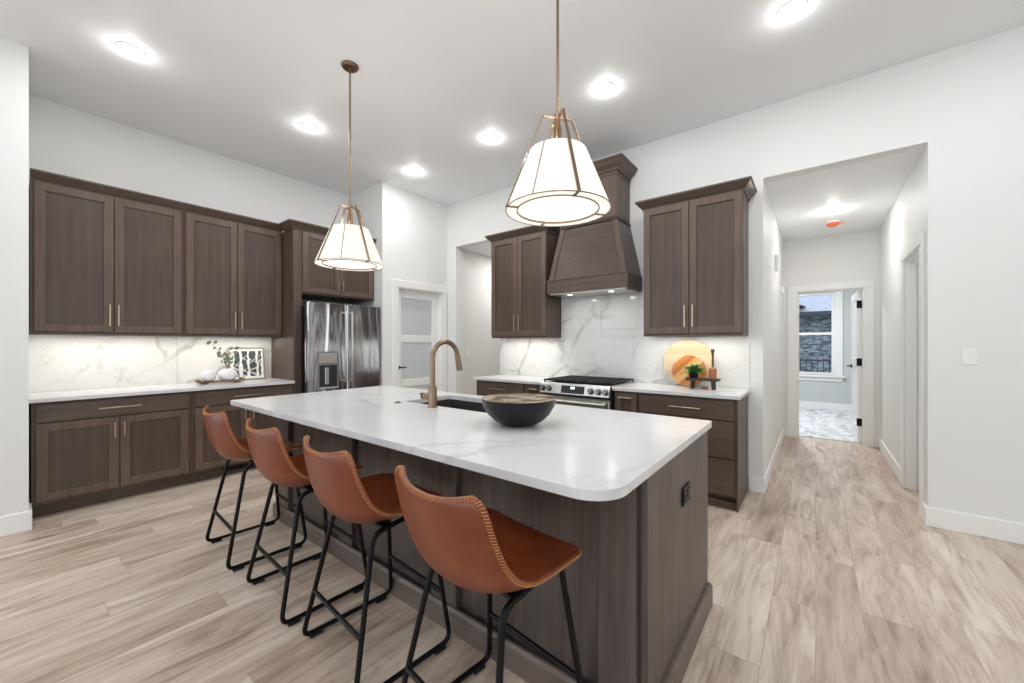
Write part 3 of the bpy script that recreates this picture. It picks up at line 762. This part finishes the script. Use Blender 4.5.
# faucet
fx, fy = -1.915, 1.648
fc = thing('faucet', 'brushed brass gooseneck faucet on the island', 'faucet', (fx, fy, IZ))
m = MB(); m.lathe([(0, .0005), (.031, .0005), (.031, .006), (.0275, .009), (.0275, .125), (.026, .128), (.021, .130), (.021, .136), (.0, .136)], seg=28); m.build('base', 'brass', fc, smooth=True)
path = [(0, 0, .13), (0, 0, .31)] + [(0, .108 - .108 * math.cos(a), .31 + .105 * math.sin(a)) for a in [PI * k / 14 for k in range(1, 13)]]
e = Vector(path[-1]); path.append(tuple(e + Vector((0, .010, -.03))))
m = MB(); m.tube(path, .0158, 16); m.build('neck', 'brass', fc, smooth=True)
e = Vector(path[-1]); dv = Vector((0, .22, -1)).normalized()
m = MB(); m.tube([e - dv * .004, e + dv * .008, e + dv * .09, e + dv * .105], [.0168, .0188, .0215, .0205], 18); m.build('spray_head', 'brass', fc, smooth=True)
m = MB(); m.cyl((-.02, 0, .066), (-.08, 0, .066), .0215, 20); m.build('handle_hub', 'brass', fc, smooth=True)
m = MB(); m.cyl((-.08, 0, .066), (-.092, 0, .066), .022, 20); m.tube([(-.088, 0, .066), (-.11, -.002, .073), (-.118, -.002, .08)], [.007, .006, .005], 10); m.build('handle', 'black', fc, smooth=True)
m = MB(); m.cyl((.02, 0, .066), (.04, 0, .066), .006, 12); m.build('stud', 'brass', fc, smooth=True)
bt = MB(); bt.lathe([(0, 0), (.022, 0), (.022, .004), (.015, .006), (.014, .010), (0, .010)], (-2.245, 1.625, IZ + .0003), 24)
tag(bt.build('air_switch', 'brass', smooth=True), 'small round brass button set in the island top left of the faucet', 'button')
# island outlet
ol = thing('power_outlet', 'black power outlet on the end panel of the island', 'outlet', (-.4345, 1.75, .69), -PI / 2 + PI)
m = MB(); m.box(-.056, .056, -.008, 0, -.037, .037); m.build('cover_plate', 'black', ol, bevel=.002)
m = MB()
for s in (-.025, .025):
    m.box(s - .018, s + .018, -.0105, -.007, -.016, .016)
    m.mi = 1
    for q in (-.007, .005): m.box(s + q, s + q + .003, -.0112, -.0102, -.004, .007)
    m.mi = 0
m.build('socket', ['dark_side', 'black_gloss'], ol, bevel=.001)
# bowl
bw = thing('decorative_bowl', 'large black bowl with a hammered gold inside on the island', 'bowl', (-1.172, 1.565, IZ + .0005))
out = [(0, 0), (.072, 0), (.086, .004), (.122, .024), (.155, .054), (.177, .092), (.186, .131)]
inn = [(.183, .131), (.173, .093), (.151, .057), (.118, .029), (.08, .011), (0, .009)]
m = MB(); m.lathe(out + [(.1845, .1315)], seg=48); m.build('outer_shell', 'bowl_out', bw, smooth=True, angle=60)
m = MB(); m.lathe([(.1845, .1317)] + inn, seg=48); m.build('inner_lining', 'bowl_in', bw, smooth=True, angle=60)

# ------------------------------------------------------------------ counter stools
def crom(tab, v):
    n = len(tab) - 1; f = v * n; i = min(int(f), n - 1); u = f - i
    p0, p1, p2, p3 = (tab[max(i - 1, 0)], tab[i], tab[i + 1], tab[min(i + 2, n)])
    return tuple(.5 * ((2 * b) + (-a + c) * u + (2 * a - 5 * b + 4 * c - d) * u * u + (-a + 3 * b - 3 * c + d) * u ** 3) for a, b, c, d in zip(p0, p1, p2, p3))
CEN = [(-.268, .895), (-.258, .828), (-.243, .756), (-.222, .688), (-.185, .630), (-.120, .595), (-.030, .592), (.070, .607), (.150, .626), (.197, .634)]
EDG = [(-.225, .918), (-.212, .860), (-.192, .795), (-.165, .735), (-.125, .690), (-.065, .662), (.005, .653), (.075, .651), (.140, .650), (.194, .645)]
HWT = [(.217,), (.226,), (.235,), (.243,), (.248,), (.248,), (.244,), (.240,), (.236,), (.230,)]
def shell(u, v):
    yc, zc = crom(CEN, v); ye, ze = crom(EDG, v); hw = crom(HWT, v)[0]
    rc = .095
    if v < rc: hw *= 1 - .19 * (1 - math.sqrt(max(0, 1 - (1 - v / rc) ** 2)))
    if v > 1 - rc: hw *= 1 - .19 * (1 - math.sqrt(max(0, 1 - (1 - (1 - v) / rc) ** 2)))
    k = abs(u) ** 2.3
    return Vector((hw * u, yc + (ye - yc) * k, zc + (ze - zc) * k))
def make_stool():
    t = thing('counter_stool', '', 'stool', (0, 0, 0), 0, 'counter stools along the island')
    NU, NV = 20, 36
    vv = [0, .008, .02, .04, .075] + [.075 + .85 * k / 26 for k in range(1, 26)] + [.925, .96, .98, .992, 1]
    uu = [math.sin(PI / 2 * (-1 + 2 * i / NU)) * .35 + (-1 + 2 * i / NU) * .65 for i in range(NU + 1)]
    m = MB(); G = [[m.bm.verts.new(shell(u, v)) for u in uu] for v in vv]
    for j in range(len(vv) - 1):
        for i in range(NU): m.face([G[j][i], G[j][i + 1], G[j + 1][i + 1], G[j + 1][i]])
    o = m.build('seat_shell', 'leather', t)
    o.data.shade_smooth()
    s = o.modifiers.new('thickness', 'SOLIDIFY'); s.thickness = .0175; s.offset = 0
    b = o.modifiers.new('round', 'SUBSURF'); b.levels = 1; b.render_levels = 1
    # piping and cross stitches round the rim
    rim = [shell(-1, v) for v in [k / 60 for k in range(61)]] + [shell(u, 1) for u in [-1 + 2 * k / 24 for k in range(1, 24)]] + [shell(1, 1 - k / 60) for k in range(61)] + [shell(1 - 2 * k / 24, 0) for k in range(1, 24)]
    cen = Vector((0, -.02, .78))
    m = MB(); m.tube(rim, .0088, 8, wrap=True); m.build('piping', 'leather', o, smooth=True, angle=80)
    m = MB()
    L = [0]
    for a, b_ in zip(rim, rim[1:] + rim[:1]): L.append(L[-1] + (b_ - a).length)
    def along(d):
        d %= L[-1]
        for i in range(len(rim)):
            if L[i + 1] >= d:
                a, b_ = rim[i], rim[(i + 1) % len(rim)]; return a.lerp(b_, (d - L[i]) / max(1e-6, L[i + 1] - L[i])), (b_ - a).normalized()
        return rim[0], (rim[1] - rim[0]).normalized()
    n = int(L[-1] / .0085)
    for k in range(n):
        p, tg = along(k * .0085); q, _ = along(k * .0085 + .005)
        outw = Vector((p.x * 1.0, 0, .0)).normalized() if abs(p.x) > .02 else Vector((0, 0, 1))
        # outward in the shell's plane: away from the middle of the strip
        mid = shell(0, min(1, max(0, k / n)))
        nrm = (p - cen); nrm = (nrm - tg * nrm.dot(tg)).normalized(); bn = tg.cross(nrm)
        a1 = p + nrm * .0068 + bn * .0072; a2 = q + nrm * .0068 - bn * .0072; top = (p + q) / 2 + nrm * .0102
        m.tube([a1, top, a2], .0010, 4)
    m.build('stitching', 'thread', o)
    # frame: one bent loop on each side, a rear brace and a front footrest
    r = .0105
    def bend(pts, rad=.045, n=5):
        out = []
        N = len(pts); P = [Vector(p) for p in pts]
        for i in range(N):
            p = P[i]; a = (P[i - 1] - p).normalized(); c = (P[(i + 1) % N] - p).normalized()
            p0, p1 = p + a * rad, p + c * rad
            for k in range(n + 1):
                s_ = k / n; out.append((p0 * (1 - s_) ** 2 + p * 2 * s_ * (1 - s_) + p1 * s_ ** 2))
        return out
    for s_ in (-1, 1):
        loop = [(s_ * .245, -.222, .020), (s_ * .172, -.112, .572), (s_ * .172, .150, .606), (s_ * .245, .213, .020)]
        m = MB(); m.tube(bend(loop), r, 10, wrap=True); m.build('leg_frame', 'black', t, smooth=True, angle=70)
        for y in (-.165, .155): B(s_ * .245 - .012, s_ * .245 + .012, y - .028, y + .028, 0, .014).build('foot_pad', 'rubber', t, bevel=.003)
    f = (.222 - .020) / .572
    m = MB(); x = .245 - .073 * f; y = -.222 + .110 * f; m.tube([(-x, y, .222), (x, y, .222)], .0095, 10); m.build('brace', 'black', t, smooth=True)
    f = (.225 - .020) / .594
    m = MB(); x = .245 - .073 * f; y = .213 - .063 * f; m.tube([(-x, y, .225), (x, y, .225)], .0095, 10); m.build('footrest', 'black', t, smooth=True)
    m = MB(); m.box(-.172, .172, -.07, -.03, .572, .588); m.box(-.17, .17, .07, .11, .592, .604); m.build('seat_support', 'black', t, bevel=.002)
    return t
st = make_stool()
spots = [(-2.905, 1.005, -3.0, 'tan leather stool at the far left end of the island'),
         (-2.185, 1.005, -2.5, 'second tan leather stool from the far left end of the island'),
         (-1.535, 1.003, -4.5, 'third tan leather stool from the far left end of the island'),
         (-.853, .985, -7.0, 'tan leather stool nearest the camera at the outlet end of the island')]
for i, (x, y, a, lab) in enumerate(spots):
    o = st if i == 0 else copy_tree(st)
    o.location = (x, y, 0); o.rotation_euler = (0, 0, math.radians(a)); o['label'] = lab

# ------------------------------------------------------------------ pendants
def make_pendant(x, y, zb, az, label):
    t = thing('pendant_light', label, 'pendant light', (x, y, zb), math.radians(az), 'pendant lights over the island')
    top = CZ - zb
    m = MB(); m.lathe([(0, top - .001), (.062, top - .001), (.062, top - .012), (.05, top - .022), (.012, top - .024), (.012, top - .05), (0, top - .05)], seg=32); m.build('canopy', 'brass', t, smooth=True)
    m = MB(); m.cyl((0, 0, .43), (0, 0, top - .04), .0065, 12); m.build('rod', 'brass', t, smooth=True)
    R0, R1, H = .243, .135, .272
    m = MB(); m.lathe([(R0, 0), (R1, H), (R1 - .004, H), (R0 - .004, .002)], seg=56, closed=True); sh = m.build('shade', 'shade', t, smooth=True)
    m = MB(); m.lathe([(R0 - .004, .004), (.19, .004), (.19, .006), (R0 - .004, .006)], seg=56, closed=True); m.build('bottom_rim', 'rim', sh, smooth=True)
    m = MB(); m.lathe([(0, .010), (.19, .008), (.19, .012), (0, .013)], seg=56); m.build('diffuser', 'diffuser', t, smooth=True)
    m = MB(); m.lathe([(.188, -.001), (.193, -.001), (.193, .012), (.188, .012)], seg=56, closed=True); m.build('ring', 'brass', t, smooth=True)
    m = MB(); m.bar((R0 * 1.006 * math.cos(-.8), R0 * 1.006 * math.sin(-.8), .002), ((R1 + .002) * math.cos(-.8), (R1 + .002) * math.sin(-.8), H), .004, .003)
    m.build('seam', 'frame_wood', sh)
    m = MB(); m.lathe([(R0 - .002, -.001), (R0 + .0015, -.001), (R0 + .0015, .003), (R0 - .002, .003)], seg=56, closed=True); m.build('shadow_line_ring', 'brass', sh, smooth=True)  # thin ring standing in for the shadow line under the lampshade edge
    for k in range(4):
        a = k * PI / 2; m = MB(); c, s = math.cos(a), math.sin(a)
        up = (-s, c, 0)
        m.bar((0, 0, .435), (.076 * c, .076 * s, .435), .006, .014, up)
        m.bar((.072 * c, .072 * s, .437), ((R0 + .006) * c, (R0 + .006) * s, -.002), .006, .014, up)
        m.bar(((R0 + .008) * c, (R0 + .008) * s, .001), (.188 * c, .188 * s, .001), .006, .012, up)
        m.build('arm', 'brass', t, bevel=.001)
    m = MB(); m.lathe([(0, .45), (.014, .45), (.014, .40), (.02, .39), (.02, .30), (0, .30)], seg=20); m.build('socket', 'brass', t, smooth=True)
    lamp_area('pendant_lamp', (x, y, zb - .01), P_PEND, .38, disk=True, col=(1, .9, .78))
    lamp_area('pendant_uplight', (x, y, zb + .25), P_PEND * 2.4, .22, disk=True, col=(1, .95, .9), rot=(PI, 0, 0))
    return t
make_pendant(-2.775, 1.582, 1.915, 2, 'white linen pendant light nearer the refrigerator')
make_pendant(-.957, 1.582, 1.945, -38, 'white linen pendant light nearer the camera, in front of the range hood')

# ------------------------------------------------------------------ recessed lights
def make_can(x, y, z, label, first=None):
    t = thing('recessed_light', label, 'ceiling light', (x, y, z), 0, 'recessed ceiling lights')
    m = MB(); m.lathe([(.055, -.001), (.078, -.001), (.076, -.006), (.056, -.010)], seg=32, closed=True); m.build('trim_ring', 'white_plastic', t, smooth=True)
    m = MB(); m.lathe([(0, -.003), (.056, -.003), (.056, -.006), (0, -.006)], seg=32); m.build('lens', 'lens', t)
    return t
cans = [(-3.86, .536, 'recessed light nearest the left wall edge, over the first stools'),
        (-3.86, 1.785, 'recessed light between the two pendants and the left wall cabinets'),
        (-3.87, 3.03, 'recessed light in front of the frosted pantry door'),
        (-2.61, 3.02, 'recessed light in front of the passage opening'),
        (-1.36, 3.01, 'recessed light in front of the range hood'),
        (-.117, 3.01, 'recessed light in front of the hall opening, at the top edge of the photo')]
c0 = make_can(*cans[0][:2], CZ, cans[0][2])
for x, y, lab in cans[1:]:
    c = copy_tree(c0, lab); c.location = (x, y, CZ)
for x, y in [c[:2] for c in cans] + [(-2.6, -.7), (-.9, .2), (1.1, 3.0), (1.1, 1.0), (1.1, -1.0), (-.9, -1.6), (-3.6, -1.6)]:  # positions after the cans are added lamps out of view, no fixtures
    lamp_area('downlight', (x, y, CZ - .012), P_CAN, .11, disk=True, col=(.97, .985, 1))
    d = bpy.data.lights.new('downlight', 'POINT'); d.energy = P_CAN * .2; d.shadow_soft_size = .035; d.color = (1, 1, 1)
    o = bpy.data.objects.new('downlight', d); C.objects.link(o); o.location = (x, y, CZ - .055)
# under-cabinet lights
for y0, y1 in ((.16, 1.02), (1.1, 1.92)):
    lamp_area('under_cabinet_light', (WX + .19, (y0 + y1) / 2, 1.392), P_UNDER, .03, y1 - y0, (1, .95, .86))
for x0, x1 in ((-3.22, -2.47), (-1.28, -.52)):
    lamp_area('under_cabinet_light', ((x0 + x1) / 2, WY - .19, 1.388), P_UNDER, x1 - x0, .03, (1, .95, .86))
# hall light and its dust cover
t = thing('smoke_detector', 'white ceiling smoke detector with an orange dust cover in the hall', 'smoke detector', (.163, 6.05, HZ - .005))
m = MB(); m.lathe([(0, 0), (.07, 0), (.07, -.012), (.055, -.022), (0, -.022)], seg=32); m.build('base', 'white_plastic', t, smooth=True)
m = MB(); m.lathe([(0, -.0225), (.058, -.0225), (.062, -.03), (.05, -.05), (0, -.055)], seg=32); m.bar((.05, 0, -.03), (.11, .0, -.028), .02, .004); m.build('dust_cover', 'orange', t, smooth=True)
t = make_can(.15, 5.55, HZ - .005, 'recessed ceiling light in the hall just in front of the smoke detector')
lamp_area('downlight', (.15, 5.55, HZ - .018), P_HALL, .11, disk=True, col=(1, .98, .95))
d = bpy.data.lights.new('downlight', 'POINT'); d.energy = P_HALL * .35; d.shadow_soft_size = .035; d.color = (1, .98, .95)
o = bpy.data.objects.new('downlight', d); C.objects.link(o); o.location = (.15, 5.55, HZ - .07)
lamp_area('downlight', (-.4, 8.4, 2.735), 60, .11, disk=True, col=(.97, .98, 1))  # unseen lamp added to brighten the far room
lamp_area('downlight', (-3.7, 5.2, HZ - .018), 17, .11, disk=True, col=(1, .98, .95))  # unseen lamp, raised to brighten the passage wall

# ------------------------------------------------------------------ switches, outlets, chimes
def plate(name, label, cat, loc, rz, w=.072, h=.115, kind='rocker', group=None):
    t = thing(name, label, cat, loc, rz, group)
    B(-w / 2, w / 2, -.006, 0, -h / 2, h / 2).build('cover_plate', 'white_plastic', t, bevel=.002)
    m = MB()
    if kind == 'rocker': m.box(-.009, .009, -.010, -.005, -.014, .016)
    else:
        for s in (-.02, .02): m.box(-.014, .014, -.0085, -.005, s - .013, s + .013)
    m.build('toggle' if kind == 'rocker' else 'socket', 'trim', t, bevel=.0015)
    return t
plate('light_switch', 'white light switch on the right wall beyond the hall opening', 'light switch', (.845, WY, 1.235), 0, .075, .115)
plate('light_switch', 'white light switch on the passage wall behind the faucet', 'light switch', (-4.30, 4.40, 1.18), PI / 2, .11, .115)
plate('light_switch', 'white light switch on the hall left wall near its corner', 'light switch', (HX0, 4.26, 1.23), PI / 2)
plate('power_outlet', 'white outlet low on the hall left wall', 'outlet', (HX0, 5.08, .40), PI / 2, kind='outlet')
t = thing('door_chime', 'white box chime high on the hall left wall', 'chime', (HX0, 5.37, 2.245), PI / 2)
B(-.06, .06, -.04, 0, -.09, .09).build('case', 'white_plastic', t, bevel=.006, seg=2); 
m = MB(); m.box(-.045, .045, -.042, -.039, -.07, .07); m.build('grille', 'trim', t, bevel=.003)
t = thing('wall_sensor', 'small white box high at the far end of the hall left wall', 'sensor', (HX0, 6.5, 2.06), PI / 2)
B(-.04, .04, -.03, 0, -.05, .05).build('case', 'white_plastic', t, bevel=.005); B(-.02, .02, -.033, -.029, -.03, .0).build('lens', 'trim', t, bevel=.002)

# ------------------------------------------------------------------ decor on the right counter
CT = .9175
def disc_board(name, label, x, y0, r, t, lean, mat, flat=.0):
    o = thing(name, label, 'cutting board', (x, y0, CT))
    m = MB(); m.lathe([(0, 0), (r - .003, 0), (r, .003), (r, t - .003), (r - .003, t), (0, t)], seg=64)
    m.xform(Matrix.Rotation(-lean, 4, 'X') @ Matrix.Translation((0, 0, r)) @ Matrix.Rotation(PI / 2, 4, 'X'))
    # local: disc upright, front at -y
    b = m.build('board', mat, o, smooth=True)
    return o
disc_board('cutting_board', 'large pale round wooden board leaning on the marble at the back', -.975, 4.005, .226, .018, .13, 'board_big')
disc_board('cutting_board', 'smaller honey-brown round board leaning in front of the pale one', -.955, 3.955, .150, .018, .22, 'board_small')
rs = thing('riser_stand', 'small charcoal footed riser in front of the round boards', 'stand', (-.80, 3.83, CT))
B(-.135, .135, -.06, .06, .076, .096).build('top', 'charcoal_wood', rs, bevel=.006, seg=2)
for sx in (-1, 1):
    for sy in (-1, 1):
        m = MB(); m.cyl((sx * .088, sy * .036, 0), (sx * .083, sy * .034, .078), .011, 12, .014); m.build('leg', 'charcoal_wood', rs, smooth=True)
pp = thing('potted_plant', 'small leafy green plant in a black pot on the riser', 'plant', (-.878, 3.83, CT + .0965))
m = MB(); m.lathe([(0, 0), (.034, 0), (.046, .05), (.048, .056), (.043, .056), (.04, .045), (0, .045)], seg=28); m.build('pot', 'black', pp, smooth=True)
def leaf(m, base, d, L, W, droop=.3):
    d = Vector(d).normalized(); side = d.cross(Vector((0, 0, 1)))
    side = side.normalized() if side.length > .01 else Vector((1, 0, 0))
    nrm = side.cross(d); base = Vector(base); prev = None
    for k in range(5):
        s = k / 4; w = W * math.sin(PI * (0.12 + .88 * s)) * (1 if s < 1 else 0) + .0004
        c = base + d * L * s - Vector((0, 0, 1)) * droop * L * s * s
        cur = (c - side * w, c + nrm * w * .3, c + side * w)
        if prev:
            a = [m.bm.verts.new(p) for p in prev]; b = [m.bm.verts.new(p) for p in cur]
            m.face([a[0], a[1], b[1], b[0]]); m.face([a[1], a[2], b[2], b[1]])
        prev = cur
m = MB()
for k in range(110):
    a = random.uniform(0, 2 * PI); el = random.uniform(.1, 1.35); r = random.uniform(0, .03)
    leaf(m, (r * math.cos(a), r * math.sin(a), .045 + random.uniform(0, .02)), (math.cos(a) * math.cos(el), math.sin(a) * math.cos(el), math.sin(el)), random.uniform(.07, .125), random.uniform(.009, .015), random.uniform(.1, .5))
m.build('foliage', 'leaf', pp)
ml = thing('pepper_mill', 'turned wooden mill with a tall slim stem on the riser', 'pepper mill', (-.722, 3.835, CT + .0965))
m = MB(); m.lathe([(0, 0), (.030, 0), (.031, .05), (.033, .07), (.028, .088), (.012, .098), (0, .10)], seg=28); m.build('base', 'copper_wood', ml, smooth=True)
m = MB(); m.lathe([(0, .099), (.009, .099), (.008, .15), (.011, .16), (.008, .17), (.009, .225), (.014, .235), (.016, .25), (.012, .262), (0, .265)], seg=20); m.build('stem', 'stem_wood', ml, smooth=True)
gd = thing('bead_garland', 'little loop of wooden beads under the riser', 'beads', (-.785, 3.83, CT))
for k in range(9):
    a = 2 * PI * k / 9; m = MB(); bmesh.ops.create_uvsphere(m.bm, u_segments=12, v_segments=8, radius=.0085, matrix=Matrix.Translation((.024 * math.cos(a), .02 * math.sin(a), .0087))); m.build('bead', 'copper_wood', gd, smooth=True)

# ------------------------------------------------------------------ decor on the left counter
LT = .9125
ty = thing('wooden_tray', 'low weathered wood tray on the left counter under two white vases', 'tray', (-4.93, 1.37, LT), PI / 2)
m = MB(); m.prism([(x, y) for x, y in rect_round(-.20, .20, -.07, .07, (.02,) * 4, 4)], .012, .026)
m.box(-.20, -.18, -.07, .07, .02, .045); m.box(.18, .20, -.07, .07, .02, .045); m.build('board', 'tray', ty, bevel=.003)
for s in (-.14, .14): B(s - .02, s + .02, -.055, .055, 0, .0135).build('foot', 'tray', ty, bevel=.002)
VT = LT + .0265
v1 = thing('white_vase', 'small round white vase on the left half of the tray', 'vase', (-4.93, 1.262, VT), 0, 'white vases on the tray')
def vase(t, r, h):
    m = MB(); m.lathe([(0, 0), (r * .55, 0), (r * .86, h * .16), (r, h * .45), (r * .9, h * .76), (r * .55, h * .96), (r * .48, h), (r * .42, h), (r * .42, h * .9), (0, h * .86)], seg=36); m.build('body', 'ceramic', t, smooth=True, angle=60)
vase(v1, .064, .118)
v2 = thing('white_vase', 'wider white vase on the tray holding a eucalyptus sprig', 'vase', (-4.93, 1.43, VT), 0, 'white vases on the tray')
vase(v2, .086, .122)
sp = thing('eucalyptus_sprig', 'grey-green eucalyptus sprig standing in the wider white vase', 'plant', (-4.93, 1.43, VT + .107))
m = MB(); lf = MB()
for (dx, dy, hh) in ((.0, -.135, .285), (.01, .055, .235), (-.01, -.05, .17), (.0, .02, .15)):
    pts = [(dx * s, dy * s ** 1.4, hh * s) for s in (0, .25, .5, .75, 1)]; m.tube(pts, [.003, .0026, .0022, .0018, .0012], 6)
    for s in (.55, .78, 1.0):
        for q in (-1, 1):
            p = Vector((dx * s, dy * s ** 1.4, hh * s)); a = random.uniform(0, 2 * PI)
            c = p + Vector((.014 * math.cos(a), .026 * q, random.uniform(-.01, .016)))
            n = Vector((random.uniform(.3, 1), random.uniform(-.6, .6), random.uniform(-.3, .6))).normalized(); u = n.orthogonal().normalized(); w = n.cross(u); rr = random.uniform(.017, .027)
            lf.poly([c + (u * math.cos(2 * PI * k / 9) + w * math.sin(2 * PI * k / 9) * .75) * rr + n * .002 * math.cos(4 * PI * k / 9) for k in range(9)])
m.build('stem', 'stem', sp); lf.build('leaves', 'leaf_grey', sp)
# framed birch print leaning on the marble
pf = thing('framed_print', 'birch tree print in a thin wood frame leaning on the left backsplash', 'picture', (-5.10, 1.50, LT + .0042), PI / 2)
PW, PH = .355, .372
tilt = Matrix.Rotation(-.17, 4, 'X')
m = MB()
for b in ((0, .014, 0, .02, 0, PH), (PW - .014, PW, 0, .02, 0, PH), (.014, PW - .014, 0, .02, 0, .014), (.014, PW - .014, 0, .02, PH - .014, PH)): m.box(*b)
m.xform(tilt).build('frame', 'frame_wood', pf, bevel=.002)
m = MB(); m.box(.012, PW - .012, .010, .016, .012, PH - .012); m.mi = 1
rr = random.Random(4)
for gx, gw in ((.052, .052), (.130, .050), (.205, .066), (.292, .030)):      # dark gaps between the pale trunks
    zs = [.038 + (PH - .08) * k / 9 for k in range(10)]
    lf_ = [gx + rr.uniform(-.008, .008) for _ in zs]; rt_ = [gx + gw + rr.uniform(-.012, .008) for _ in zs]
    for k in range(9): m.poly([(lf_[k], .0096, zs[k]), (rt_[k], .0096, zs[k]), (rt_[k + 1], .0096, zs[k + 1]), (lf_[k + 1], .0096, zs[k + 1])])
m.mi = 0
for gx, gw in ((.052, .052), (.130, .050), (.205, .066), (.292, .030)):      # pale branches crossing the gaps
    for k in range(6):
        z = rr.uniform(.04, PH - .10); d = rr.choice((-1, 1)) * rr.uniform(.03, .09); w = rr.uniform(.004, .011); d = max(d, .03 - z)
        m.poly([(gx - .012, .0092, z), (gx + gw + .012, .0092, z + d), (gx + gw + .012, .0092, z + d + w), (gx - .012, .0092, z + w)])
m.xform(tilt).build('print', ['paper', 'ink'], pf)
